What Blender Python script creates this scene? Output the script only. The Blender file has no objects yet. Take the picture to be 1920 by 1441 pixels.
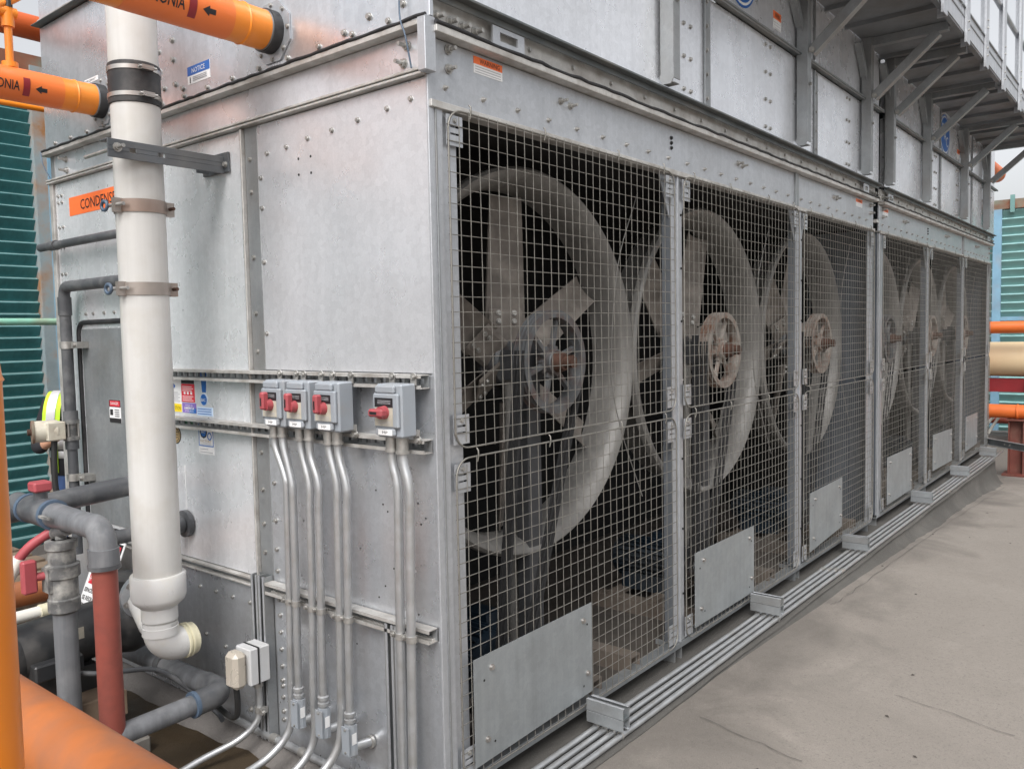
import bpy, math, random
from math import sin, cos, pi, radians
from mathutils import Vector as V, Matrix
random.seed(7)
scene = bpy.context.scene
COL = scene.collection

# ------------------------------------------------------------------ camera
cam = bpy.data.cameras.new('camera'); camo = bpy.data.objects.new('camera', cam); COL.objects.link(camo)
cam.sensor_width = 36; cam.lens = 29.08; cam.clip_start = 0.05; cam.clip_end = 2000
R = Matrix(((0.62754994, 0.06180416, -0.7761194), (-0.77832502, 0.02447436, -0.62738439), (-0.01977994, 0.99778818, 0.06346261)))
camo.matrix_world = Matrix.Translation((-1.668, -1.626, 1.75)) @ R.to_4x4()
scene.camera = camo

# ------------------------------------------------------------------ sky, sun, exposure
SUN_EL, SUN_AZ = radians(50), radians(243)      # compass style: light comes from -x, -y
w = bpy.data.worlds.new('World'); scene.world = w; w.use_nodes = True
nt = w.node_tree; nt.nodes.clear()
sky = nt.nodes.new('ShaderNodeTexSky'); sky.sky_type = 'NISHITA'; sky.sun_disc = False
sky.sun_elevation = SUN_EL; sky.sun_rotation = SUN_AZ; sky.air_density = 1.0; sky.dust_density = 5.0; sky.ozone_density = 1.0
hsv = nt.nodes.new('ShaderNodeHueSaturation'); hsv.inputs['Saturation'].default_value = 0.15
bg = nt.nodes.new('ShaderNodeBackground'); bg.inputs['Strength'].default_value = 0.15
wo = nt.nodes.new('ShaderNodeOutputWorld')
nt.links.new(sky.outputs[0], hsv.inputs['Color']); nt.links.new(hsv.outputs[0], bg.inputs[0]); nt.links.new(bg.outputs[0], wo.inputs[0])
sl = bpy.data.lights.new('sun', 'SUN'); so = bpy.data.objects.new('sun', sl); COL.objects.link(so)
sl.energy = 1.1; sl.angle = radians(35); sl.color = (1, .985, .965)
sd = V((sin(SUN_AZ) * cos(SUN_EL), cos(SUN_AZ) * cos(SUN_EL), sin(SUN_EL)))
so.rotation_euler = sd.to_track_quat('Z', 'Y').to_euler(); so.location = (-4, -4, 8)
scene.view_settings.view_transform = 'Standard'; scene.view_settings.look = 'None'
scene.view_settings.gamma = 1; scene.view_settings.use_curve_mapping = False
scene.view_settings.exposure = 0.66

# ------------------------------------------------------------------ materials
MATS = {}
def mat(name, col, rough=.5, metal=0., var=.12, scale=6., spangle=0., streak=0., bump=.0, bscale=80., dirt=None, dirt_amt=0., dirt_scale=3., rvar=.08, wav=0., trans=0.):
    if name in MATS: return MATS[name]
    m = bpy.data.materials.new(name); m.use_nodes = True; t = m.node_tree; N = t.nodes; L = t.links
    b = N['Principled BSDF']; b.inputs['Roughness'].default_value = rough; b.inputs['Metallic'].default_value = metal
    if trans: b.inputs['Transmission Weight'].default_value = trans
    tc = N.new('ShaderNodeTexCoord'); oi = N.new('ShaderNodeObjectInfo')
    ad = N.new('ShaderNodeVectorMath'); ad.operation = 'ADD'
    mu = N.new('ShaderNodeMath'); mu.operation = 'MULTIPLY'; mu.inputs[1].default_value = 37.
    L.new(oi.outputs['Random'], mu.inputs[0]); L.new(tc.outputs['Object'], ad.inputs[0]); L.new(mu.outputs[0], ad.inputs[1])
    P = ad.outputs[0]
    def noise(sc, det=4, vec=P, ro=.55):
        n = N.new('ShaderNodeTexNoise'); n.inputs['Scale'].default_value = sc; n.inputs['Detail'].default_value = det
        n.inputs['Roughness'].default_value = ro; L.new(vec, n.inputs['Vector']); return n.outputs['Fac']
    def rng(x, a, b_, lo, hi):
        r = N.new('ShaderNodeMapRange'); r.inputs[1].default_value = a; r.inputs[2].default_value = b_
        r.inputs[3].default_value = lo; r.inputs[4].default_value = hi; L.new(x, r.inputs[0]); return r.outputs[0]
    def mul(x, y):
        q = N.new('ShaderNodeMath'); q.operation = 'MULTIPLY'; L.new(x, q.inputs[0]); L.new(y, q.inputs[1]); return q.outputs[0]
    f = rng(noise(scale), .3, .7, 1 - var, 1 + var)
    if spangle:
        vo = N.new('ShaderNodeTexVoronoi'); vo.inputs['Scale'].default_value = 55.; L.new(P, vo.inputs['Vector'])
        sp = N.new('ShaderNodeSeparateColor'); L.new(vo.outputs['Color'], sp.inputs[0])
        f = mul(f, rng(sp.outputs[0], 0, 1, 1 - spangle, 1 + spangle))
        f = mul(f, rng(noise(160, 2), .35, .65, 1 - spangle * .6, 1 + spangle * .6))
    if streak:
        mp = N.new('ShaderNodeMapping'); mp.inputs['Scale'].default_value = (14, 14, .6); L.new(P, mp.inputs['Vector'])
        f = mul(f, rng(noise(2.2, 5, mp.outputs[0], .65), .35, .75, 1 - streak, 1 + streak * .6))
    vm = N.new('ShaderNodeVectorMath'); vm.operation = 'SCALE'; vm.inputs[0].default_value = col[:3]; L.new(f, vm.inputs['Scale'])
    c = vm.outputs[0]
    if dirt:
        mx = N.new('ShaderNodeMix'); mx.data_type = 'RGBA'
        L.new(rng(noise(dirt_scale, 6, P, .55), .50 - dirt_amt * .2, .80 - dirt_amt * .2, 0, min(1, .25 + dirt_amt * 2)), mx.inputs[0])
        L.new(c, mx.inputs[6]); mx.inputs[7].default_value = (*dirt, 1); c = mx.outputs[2]
    L.new(c, b.inputs['Base Color'])
    L.new(rng(noise(scale * 2.3, 5), .3, .7, max(.04, rough - rvar), min(1, rough + rvar)), b.inputs['Roughness'])
    if bump:
        bp = N.new('ShaderNodeBump'); bp.inputs['Strength'].default_value = bump; bp.inputs['Distance'].default_value = .002
        L.new(noise(bscale, 6), bp.inputs['Height']); L.new(bp.outputs[0], b.inputs['Normal'])
        if wav:
            b2 = N.new('ShaderNodeBump'); b2.inputs['Strength'].default_value = wav; b2.inputs['Distance'].default_value = .05
            L.new(noise(2.4, 1), b2.inputs['Height']); L.new(b2.outputs[0], bp.inputs['Normal'])
    MATS[name] = m; return m
G = dict(spangle=.05, streak=.07, bump=.12, bscale=55, wav=.25)
GALV = mat('galvanised_panel', (.76, .775, .81), .29, .62, .05, 2.2, **G)
GALVB = mat('galvanised_bright_panel', (.66, .67, .70), .32, .6, .03, 2.0, spangle=.045, streak=.04, bump=.12, bscale=55, wav=.2)
GALVF = mat('galvanised_front_sheet', (.46, .475, .50), .38, .55, .06, 3., **G)
GALVD = mat('galvanised_dull', (.29, .305, .315), .48, .55, .12, 4., dirt=(.22, .20, .18), dirt_amt=.2, **G)
GALVS = mat('galvanised_strip', (.50, .49, .47), .5, .4, .12, 8., dirt=(.27, .24, .21), dirt_amt=.3, dirt_scale=12, spangle=.05)
GALVT = mat('galvanised_trim_dark', (.12, .135, .14), .55, .4, .2, 6., dirt=(.25, .23, .2), dirt_amt=.15)
GALVL = mat('galvanised_dimmed_light_panel', (.58, .60, .63), .30, .7, .06, 2.0, **G)  # darker panel copy: dimmer reflections on the end sheets put into base colour
GALVP = mat('galvanised_pale_panel', (.74, .75, .77), .30, .4, .05, 2.0, **G)
CONDUIT = mat('galvanised_conduit', (.44, .45, .46), .36, .65, .10, 14., dirt=(.36, .35, .33), dirt_amt=.2, dirt_scale=20, bump=.06)
ZINC = mat('zinc_bolt', (.40, .39, .37), .42, .7, .2, 40.)
FORANGE = mat('far_orange_pipe_paint', (.62, .135, .025), .45, 0, .06)
WIRE = mat('wire_mesh_zinc', (.22, .21, .19), .5, .5, .2, 30.)
PLATE = mat('guard_plate_zinc', (.30, .32, .33), .45, .45, .1, 5., streak=.10, spangle=.04, dirt=(.38, .4, .4), dirt_amt=.1, bump=.05)
SPOT = mat('bolt_hole_dark', (.015, .015, .015), .9)
SEAL = mat('black_sealant', (.02, .02, .022), .55, 0, .3, 30, bump=.4)
INNER = mat('plenum_shade_steel', (.006, .006, .0065), .95, 0, .3, 5, dirt=(.012, .011, .010), dirt_amt=.2)  # near-black base: deep shade inside the galvanised plenum put into the colour
DUST = mat('dusty_grey_cowl', (.20, .193, .182), .45, .1, .2, 4., streak=.22, dirt=(.12, .113, .105), dirt_amt=.3)
BLADE = mat('dusty_fan_blade', (.145, .127, .112), .75, 0, .2, 9., dirt=(.28, .25, .22), dirt_amt=.3, dirt_scale=10)
PULLEY = mat('grey_pulley_iron', (.10, .105, .11), .55, .3, .2, 20, dirt=(.10, .045, .03), dirt_amt=.25, dirt_scale=18)
PULLEYW = mat('worn_pale_pulley_iron', (.26, .235, .21), .6, .2, .2, 20, dirt=(.16, .08, .05), dirt_amt=.4, dirt_scale=18)
RUST = mat('rusty_shaft', (.065, .028, .017), .85, 0, .3, 25, dirt=(.06, .03, .02), dirt_amt=.4, dirt_scale=30, bump=.4)
BELT = mat('black_drive_belt', (.015, .015, .016), .7)
PAN = mat('dirty_pan_floor', (.055, .047, .04), .85, 0, .25, 6, dirt=(.05, .04, .035), dirt_amt=.3)
POSTS = mat('post_side_shade_steel', (.17, .185, .205), .5, .4, .12, 5, streak=.1)  # darker copy of the post metal, shade of its inward side in the colour
COLUMN = mat('dark_bearing_column', (.055, .056, .06), .6, .2, .2, 8)
TAN = mat('dusty_tan_beam', (.13, .105, .085), .8, .1, .2, 7, dirt=(.09, .085, .08), dirt_amt=.3)
BLUEM = mat('blue_motor_paint', (.006, .015, .026), .5, 0, .2, 12, dirt=(.04, .04, .04), dirt_amt=.3)
SPRING = mat('side_partition_steel', (.10, .112, .13), .5, .3, .2, 3, streak=.2)
PVC = mat('white_pvc', (.54, .53, .51), .38, 0, .05, 3, dirt=(.44, .41, .36), dirt_amt=.12, dirt_scale=11, streak=.07)
PVCB = mat('bright_white_pvc', (.58, .575, .565), .33, 0, .03, 5, dirt=(.6, .55, .45), dirt_amt=.08, dirt_scale=14)
PVCY = mat('aged_cream_pvc', (.62, .58, .42), .5, 0, .1, 10)
RUBBER = mat('black_rubber', (.018, .018, .02), .5, 0, .2, 12, dirt=(.10, .09, .085), dirt_amt=.15, dirt_scale=14)
STEEL = mat('stainless_band', (.42, .40, .38), .32, .8, .1, 8)
STEELB = mat('brown_stained_band', (.33, .29, .26), .42, .6, .15, 8, dirt=(.2, .1, .06), dirt_amt=.2)
DKANG = mat('dark_grey_angle_steel', (.10, .11, .12), .5, .4, .2, 8, dirt=(.2, .19, .18), dirt_amt=.25)
ORANGE = mat('orange_pipe_paint', (.80, .235, .014), .36, 0, .05, 3, dirt=(.5, .17, .04), dirt_amt=.1, dirt_scale=5, bump=.03)
ORANGE2 = mat('faded_orange_pipe_paint', (.40, .125, .034), .5, 0, .14, 4, dirt=(.26, .11, .06), dirt_amt=.35, dirt_scale=7, bump=.05)
ORANGER = mat('red_orange_label_band', (.74, .165, .028), .4, 0, .03)
MAROON = mat('dark_red_label_stripe', (.22, .01, .015), .4)
BLACKP = mat('black_print', (.012, .011, .013), .5)
WHITEP = mat('white_print', (.78, .78, .78), .4)
GREYP = mat('grey_fine_print', (.38, .38, .40), .5)
BLUEP = mat('blue_print', (.015, .12, .42), .35)
LBLUE = mat('pale_blue_print', (.55, .68, .85), .4)
REDP = mat('red_print', (.60, .02, .04), .4)
ORP = mat('orange_sticker', (.85, .17, .04), .45)
YELP = mat('yellow_print', (.80, .60, .02), .4)
GREENP = mat('green_print', (.03, .12, .06), .4)
GOLDP = mat('tan_print', (.38, .27, .13), .5)
PURP = mat('purple_print', (.22, .14, .45), .4)
BEIGEP = mat('worn_beige_label', (.42, .39, .32), .6, 0, .2, 40)
BOXG = mat('grey_plastic_box', (.27, .295, .325), .4, 0, .05, 8, dirt=(.28, .27, .26), dirt_amt=.15, dirt_scale=14)
REDH = mat('faded_red_plastic', (.33, .06, .07), .5, 0, .12, 14)
JBOX = mat('light_grey_junction_box', (.50, .51, .52), .45, 0, .05, 8, dirt=(.35, .32, .28), dirt_amt=.2)
CLEAR = mat('yellowed_clear_cover', (.52, .47, .40), .3, 0, .1, 8, trans=.25)
GPVC = mat('dark_grey_pvc', (.065, .068, .074), .45, 0, .15, 7, dirt=(.22, .22, .22), dirt_amt=.2, dirt_scale=10)
GPVC2 = mat('weathered_grey_pipe', (.15, .155, .165), .5, 0, .15, 7, dirt=(.30, .30, .30), dirt_amt=.12, dirt_scale=8, streak=.3)
CORR = mat('corroded_valve_metal', (.12, .12, .12), .7, .2, .3, 18, dirt=(.40, .39, .36), dirt_amt=.35, dirt_scale=22, bump=.6, bscale=50)
BROWNP = mat('red_brown_painted_pipe', (.235, .058, .042), .5, 0, .08, 8, dirt=(.10, .035, .03), dirt_amt=.12, dirt_scale=14)
BLUEC = mat('blue_coupling', (.075, .11, .16), .5, 0, .2, 20)
MOTORK = mat('black_motor_paint', (.022, .023, .025), .42, 0, .2, 8, dirt=(.10, .095, .09), dirt_amt=.25, dirt_scale=10)
CREAMA = mat('cream_actuator_paint', (.55, .52, .43), .5, 0, .1, 14, dirt=(.3, .2, .14), dirt_amt=.15, dirt_scale=18)
TEAL = mat('teal_slat_paint', (.05, .20, .21), .5, 0, .2, 4, streak=.15)
TEALL = mat('pale_teal_slat_lip', (.34, .58, .58), .5, 0, .15, 6)
TEALM = mat('mid_teal_slat_paint', (.13, .25, .24), .5, 0, .15, 4)
RUSTP = mat('rust_streaked_post', (.28, .34, .36), .7, 0, .2, 5, dirt=(.30, .14, .05), dirt_amt=.5, dirt_scale=5)
RUSTC = mat('rusty_cap_steel', (.20, .08, .045), .85, 0, .3, 5, dirt=(.16, .20, .16), dirt_amt=.4, dirt_scale=4)
SKYB = mat('pale_blue_steel_paint', (.17, .31, .42), .5, 0, .12, 5, dirt=(.3, .2, .14), dirt_amt=.1)
MINT = mat('mint_green_pipe_paint', (.25, .55, .42), .5, 0, .1, 5, dirt=(.3, .16, .08), dirt_amt=.2)
BEIGET = mat('beige_tank_jacket', (.62, .48, .30), .5, 0, .05, 2)
MAROONS = mat('maroon_steel_paint', (.13, .035, .025), .6, 0, .2, 8, dirt=(.2, .12, .09), dirt_amt=.25)
REDS = mat('red_steel_paint', (.20, .012, .016), .5, 0, .1, 5)
GRATE = mat('dark_underside_steel', (.20, .212, .225), .55, .3, .15, 4, dirt=(.12, .11, .10), dirt_amt=.3)
BLACKC = mat('black_cable', (.02, .02, .02), .5)
BLKCC = mat('concrete_block', (.20, .185, .165), .9, 0, .2, 12, dirt=(.08, .07, .06), dirt_amt=.3, bump=.5)
HOSEW = mat('white_hose', (.72, .70, .64), .5, 0, .05)
WOOD = mat('old_plywood', (.18, .13, .09), .8, 0, .2, 8)
SKIN = mat('skin', (.42, .22, .14), .55)
NAVY = mat('black_work_shirt', (.014, .014, .018), .85, 0, .2, 12)
JEANS = mat('blue_jeans', (.03, .06, .15), .85, 0, .2, 14)
HIVIS = mat('yellow_green_vest', (.50, .80, .03), .7)
REFL = mat('silver_reflective_tape', (.55, .54, .55), .4, .2)
HAT = mat('white_hard_hat', (.75, .75, .74), .3)

def roofmat(name, base, stain, wet=None):
    m = bpy.data.materials.new(name); m.use_nodes = True; t = m.node_tree; N = t.nodes; L = t.links
    b = N['Principled BSDF']; b.inputs['Roughness'].default_value = .85
    g = N.new('ShaderNodeNewGeometry'); P = g.outputs['Position']
    def noise(sc, det=6, ro=.6, dist=0):
        n = N.new('ShaderNodeTexNoise'); n.inputs['Scale'].default_value = sc; n.inputs['Detail'].default_value = det
        n.inputs['Roughness'].default_value = ro; n.inputs['Distortion'].default_value = dist; L.new(P, n.inputs['Vector']); return n.outputs['Fac']
    def rng(x, a, b_, lo, hi):
        r = N.new('ShaderNodeMapRange'); r.inputs[1].default_value = a; r.inputs[2].default_value = b_
        r.inputs[3].default_value = lo; r.inputs[4].default_value = hi; L.new(x, r.inputs[0]); return r.outputs[0]
    def mix(f, a, c2):
        x = N.new('ShaderNodeMix'); x.data_type = 'RGBA'; L.new(f, x.inputs[0])
        if isinstance(a, tuple): x.inputs[6].default_value = (*a, 1)
        else: L.new(a, x.inputs[6])
        x.inputs[7].default_value = (*c2, 1); return x.outputs[2]
    c = mix(rng(noise(1.1, 6, .6, .4), .42, .68, 0, .6), base, stain)
    c = mix(rng(noise(2.7, 8, .7), .55, .75, 0, .5), c, tuple(x * 1.22 for x in base))
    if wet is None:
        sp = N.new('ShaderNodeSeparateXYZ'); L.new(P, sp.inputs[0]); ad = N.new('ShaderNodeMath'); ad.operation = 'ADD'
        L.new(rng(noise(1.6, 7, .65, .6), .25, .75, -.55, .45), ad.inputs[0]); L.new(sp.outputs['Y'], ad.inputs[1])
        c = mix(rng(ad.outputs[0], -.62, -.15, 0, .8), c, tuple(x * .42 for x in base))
    c = mix(rng(noise(26, 5, .7), .35, .65, .30, 0), c, tuple(x * .72 for x in base))
    c = mix(rng(noise(90, 3), .56, .72, 0, .5), c, tuple(x * .4 for x in base))
    c = mix(rng(noise(230, 3), .56, .72, 0, .55), c, tuple(x * .45 for x in base))
    c = mix(rng(noise(260, 2), .2, .40, .5, 0), c, tuple(x * 1.5 for x in base))
    L.new(c, b.inputs['Base Color'])
    bp = N.new('ShaderNodeBump'); bp.inputs['Strength'].default_value = .6; bp.inputs['Distance'].default_value = .004
    L.new(noise(180, 4), bp.inputs['Height']); L.new(bp.outputs[0], b.inputs['Normal'])
    if wet: L.new(rng(noise(2.2), .4, .6, wet[0], wet[1]), b.inputs['Roughness'])
    return m
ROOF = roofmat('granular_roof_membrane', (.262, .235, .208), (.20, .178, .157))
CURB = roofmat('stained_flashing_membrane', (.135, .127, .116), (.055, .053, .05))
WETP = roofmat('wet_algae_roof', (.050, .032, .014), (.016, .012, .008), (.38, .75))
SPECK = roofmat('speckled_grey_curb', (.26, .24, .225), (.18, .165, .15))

# ------------------------------------------------------------------ mesh builder
def wloc(o):
    p = V((0, 0, 0))
    while o is not None: p += o.location; o = o.parent
    return p
class MB:
    def __init__(s): s.v = []; s.f = []; s.mi = []; s.sm = []; s.mats = []
    def _m(s, m):
        if m not in s.mats: s.mats.append(m)
        return s.mats.index(m)
    def add(s, vs, fs, m, smooth=False):
        o = len(s.v); s.v += [tuple(x) for x in vs]; k = s._m(m)
        for f in fs: s.f.append(tuple(i + o for i in f)); s.mi.append(k); s.sm.append(smooth)
    def box(s, lo, hi, m, M=None):
        x0, y0, z0 = lo; x1, y1, z1 = hi
        if x0 > x1: x0, x1 = x1, x0
        if y0 > y1: y0, y1 = y1, y0
        if z0 > z1: z0, z1 = z1, z0
        vs = [V(p) for p in ((x0, y0, z0), (x1, y0, z0), (x1, y1, z0), (x0, y1, z0), (x0, y0, z1), (x1, y0, z1), (x1, y1, z1), (x0, y1, z1))]
        if M is not None: vs = [M @ p for p in vs]
        s.add(vs, [(3, 2, 1, 0), (4, 5, 6, 7), (0, 1, 5, 4), (1, 2, 6, 5), (2, 3, 7, 6), (3, 0, 4, 7)], m); return s
    def prism(s, prof, p0, p1, up, m, smooth=False):
        p0 = V(p0); p1 = V(p1); d = (p1 - p0).normalized(); up = V(up); side = d.cross(up).normalized(); up = side.cross(d).normalized()
        n = len(prof); vs = [p0 + side * a + up * b for a, b in prof] + [p1 + side * a + up * b for a, b in prof]
        fs = [(i, (i + 1) % n, n + (i + 1) % n, n + i) for i in range(n)]
        s.add(vs, fs, m, smooth); s.add(vs[:n], [tuple(range(n))[::-1]], m); s.add(vs[n:], [tuple(range(n))], m); return s
    def bar(s, p0, p1, w, h, m, up=(0, 0, 1)):
        return s.prism([(-w / 2, -h / 2), (w / 2, -h / 2), (w / 2, h / 2), (-w / 2, h / 2)], p0, p1, up, m)
    def tube(s, pts, r, m, n=12, cap=True, closed=False):
        pts = [V(p) for p in pts]; N_ = len(pts); rs = r if isinstance(r, (list, tuple)) else [r] * N_
        rings = []; prev = None
        for i, p in enumerate(pts):
            if closed: t = (pts[(i + 1) % N_] - pts[i - 1])
            else: t = pts[min(i + 1, N_ - 1)] - pts[max(i - 1, 0)]
            t.normalize()
            if prev is None:
                a = V((0, 0, 1)) if abs(t.z) < .9 else V((1, 0, 0)); u = (a - t * a.dot(t)).normalized()
            else: u = (prev - t * prev.dot(t)).normalized()
            prev = u; q = t.cross(u)
            rings.append([p + (u * cos(2 * pi * k / n) + q * sin(2 * pi * k / n)) * rs[i] for k in range(n)])
        vs = [x for rg in rings for x in rg]; fs = []
        for i in range(N_ if closed else N_ - 1):
            j = (i + 1) % N_
            for k in range(n): fs.append((i * n + k, i * n + (k + 1) % n, j * n + (k + 1) % n, j * n + k))
        s.add(vs, fs, m, n > 5)
        if cap and not closed:
            s.add(rings[0], [tuple(range(n))[::-1]], m); s.add(rings[-1], [tuple(range(n))], m)
        return s
    def cyl(s, p0, p1, r, m, n=20, r2=None):
        return s.tube([p0, p1], [r, r if r2 is None else r2], m, n)
    def lathe(s, prof, o, d, m, n=40, close=False):
        """prof = (radius, along axis) pairs; edges sharper than 35 degrees stay crisp"""
        o = V(o); d = V(d).normalized(); a = V((0, 0, 1)) if abs(d.z) < .9 else V((1, 0, 0)); u = (a - d * a.dot(d)).normalized(); q = d.cross(u)
        segs = list(zip(prof, prof[1:])) + ([(prof[-1], prof[0])] if close else []); runs = [[segs[0]]]
        for k in range(1, len(segs)):
            (p0, p1), (p2, p3) = segs[k - 1], segs[k]; a0 = math.atan2(p1[1] - p0[1], p1[0] - p0[0]); a1 = math.atan2(p3[1] - p2[1], p3[0] - p2[0])
            da = abs((a1 - a0 + pi) % (2 * pi) - pi)
            if da > radians(38): runs.append([segs[k]])
            else: runs[-1].append(segs[k])
        for run in runs:
            pr = [run[0][0]] + [x[1] for x in run]; vs = []
            for r, h in pr:
                for k in range(n): vs.append(o + d * h + (u * cos(2 * pi * k / n) + q * sin(2 * pi * k / n)) * r)
            s.add(vs, [(i * n + k, i * n + (k + 1) % n, (i + 1) * n + (k + 1) % n, (i + 1) * n + k) for i in range(len(pr) - 1) for k in range(n)], m, True)
        return s
    def disc(s, o, d, r, t, m, n=20):
        o = V(o); d = V(d).normalized(); return s.cyl(o, o + d * t, r, m, n)
    def bolt(s, p, d, r=.006, m=None, stud=0.):
        m = m or ZINC; p = V(p); d = V(d).normalized()
        s.cyl(p, p + d * r * .25, r * 1.35, m, 10)
        s.cyl(p + d * r * .25, p + d * r * 1.1, r, m, 6)
        if stud: s.cyl(p + d * r * 1.1, p + d * (r * 1.1 + stud), r * .55, m, 8)
        return s
    def text(s, txt, size, o, xd, yd, m, wid=None, off=0., cyl=None, th=.0006):
        c = bpy.data.curves.new('t', 'FONT'); c.body = txt; c.size = size; c.offset = off; c.resolution_u = 2
        ob = bpy.data.objects.new('t', c); me = bpy.data.meshes.new_from_object(ob)
        if not len(me.vertices): return s
        if cyl is not None:
            import bmesh
            bm = bmesh.new(); bm.from_mesh(me); bmesh.ops.triangulate(bm, faces=bm.faces)
            for _ in range(3):
                le = [e for e in bm.edges if e.calc_length() > size * .16]
                if le: bmesh.ops.subdivide_edges(bm, edges=le, cuts=1)
            bmesh.ops.triangulate(bm, faces=bm.faces); bm.to_mesh(me); bm.free()
        xs = [v.co.x for v in me.vertices]; x0, x1 = min(xs), max(xs); k = 1. if wid is None else wid / (x1 - x0)
        o = V(o); xd = V(xd).normalized(); yd = V(yd).normalized(); vs = []
        for v in me.vertices:
            x = (v.co.x - x0) * k; y = v.co.y
            if cyl is None: vs.append(o + xd * x + yd * y)
            else:       # cyl = (radius, start angle): wrapped round the axis xd, o on the axis
                rad, a0 = cyl; zd = V((0, 0, 1)); sd_ = V((0, -1, 0)) if abs(xd.x) > .5 else V((-1, 0, 0)); an = a0 + y / rad
                vs.append(o + xd * x + (sd_ * cos(an) + zd * sin(an)) * rad)
        s.add(vs, [tuple(p.vertices) for p in me.polygons], m)
        bpy.data.objects.remove(ob); bpy.data.curves.remove(c); bpy.data.meshes.remove(me); return s
    def mesh(s, name, o=V((0, 0, 0))):
        me = bpy.data.meshes.new(name); o = V(o)
        me.from_pydata([tuple(V(p) - o) for p in s.v], [], s.f)
        for m in s.mats: me.materials.append(m)
        me.polygons.foreach_set('material_index', s.mi); me.polygons.foreach_set('use_smooth', s.sm); me.update(); return me
    def build(s, name, parent=None, origin=None, bevel=0, kind=None, label=None):
        base = V(origin) if origin is not None else (wloc(parent) if parent else V((0, 0, 0)))
        o = bpy.data.objects.new(name, s.mesh(name, base)); COL.objects.link(o)
        if parent: o.parent = parent; o.location = base - wloc(parent)
        else: o.location = base
        if bevel:
            b = o.modifiers.new('edge', 'BEVEL'); b.width = bevel; b.segments = 1; b.limit_method = 'ANGLE'; b.angle_limit = radians(50)
        if kind: o['kind'] = kind
        if label: o['label'] = label
        return o
def tag(o, label, cat=None, group=None, kind=None):
    o['label'] = label
    if cat: o['category'] = cat
    if group: o['group'] = group
    if kind: o['kind'] = kind
    return o
def thing(name, loc, label, cat, group=None):
    o = bpy.data.objects.new(name, None); COL.objects.link(o); o.location = loc; o.empty_display_size = .1
    return tag(o, label, cat, group)
def inst(name, me, parent, loc=(0, 0, 0), rot=(0, 0, 0), kind=None, label=None):
    o = bpy.data.objects.new(name, me); COL.objects.link(o); o.parent = parent; o.location = loc; o.rotation_euler = rot
    if kind: o['kind'] = kind
    if label: o['label'] = label
    return o
def arc(c, a, b, r, n=8, a0=0., a1=pi / 2):
    c = V(c); a = V(a); b = V(b); return [c + a * r * cos(a0 + (a1 - a0) * i / n) + b * r * sin(a0 + (a1 - a0) * i / n) for i in range(n + 1)]
def smoothpts(pts, n=5):
    P = [V(p) for p in pts]; P = [P[0] * 2 - P[1]] + P + [P[-1] * 2 - P[-2]]; out = []
    for i in range(1, len(P) - 2):
        for k in range(n):
            t = k / n; a, b, c, d = P[i - 1], P[i], P[i + 1], P[i + 2]
            out.append(.5 * ((2 * b) + (c - a) * t + (2 * a - 5 * b + 4 * c - d) * t * t + (3 * b - a - 3 * c + d) * t ** 3))
    out.append(P[-2]); return out

def roofz(x, y=-1.): return max(0., .215 - .0255 * x) if x < 8.5 else 0.
# ------------------------------------------------------------------ ground
def grid(name, xs, ys, zf, m, label):
    b = MB(); vs = [(x, y, zf(x, y)) for y in ys for x in xs]; n = len(xs)
    b.add(vs, [(j * n + i, j * n + i + 1, (j + 1) * n + i + 1, (j + 1) * n + i) for j in range(len(ys) - 1) for i in range(n - 1)], m, True)
    o = b.build(name); tag(o, label, kind='structure'); return o
xs = [-400, -60, -12, -4, -2] + [i * .25 for i in range(-6, 37)] + [10, 12, 16, 30, 80, 400]
def gz(x, y):
    if x < .4:
        t = max(0, min(1, (x + .2) / .6)); t = t * t * (3 - 2 * t); z = .298 * (1 - t) + .329 * t
    else: z = max(.04, .33 - .0035 * x * x)
    if y > -.13 and x > -.1: z -= .03
    if y > 2.65: z = -.06
    return z
ys = [-400, -60, -12, -6, -4, -3, -2.5] + [-2 + i * .12 for i in range(0, 16)] + [-.13, 0, .6, 1.2, 1.8, 2.62, 2.68, 4, 6, 12, 60, 400]
grid('roof_deck', xs, ys, gz, ROOF, 'pale grey granular roof surface with dark stains and seams')
# curb the machine stands on, wrapped in membrane with a cove at its foot
def curb():
    b = MB(); n = 90; prof_n = 12; vs = []
    rnd = [random.uniform(-1, 1) for _ in range(n + 1)]
    for i in range(n + 1):
        x = -.10 + 8.1 * i / n; zb = gz(x, -1)
        zt = .337; wob = .004 * sin(x * 5.1) + .004 * rnd[i]
        pr = [(.05, zt), (-.14, zt), (-.176, zt - .002), (-.182 + wob * .5, zt - .006), (-.178 + wob, zt - .010)]
        cove = .085 + .012 * rnd[i] + .03 * max(0, sin(x * 2.6 + 1)) ** 2
        h = (zt - .010 - zb) + .004
        for k in range(1, 7):
            t = k / 6; a = t * pi / 2
            pr.append((-.178 + wob * (1 - t) - cove * (1 - cos(a)) * min(1, h / .08 + .3), zt - .010 - h * sin(a)))
        for y, z in pr: vs.append((x, y, z))
    k = len(pr)
    b.add(vs, [(i * k + j, i * k + j + 1, (i + 1) * k + j + 1, (i + 1) * k + j) for i in range(n) for j in range(k - 1)], CURB, True)
    b.box((7.90, -.176, -.02), (7.998, .0, .333), CURB)
    o = b.build('roof_curb'); tag(o, 'raised membrane-covered curb running under the machine and its conduits', kind='structure')
curb()
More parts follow.
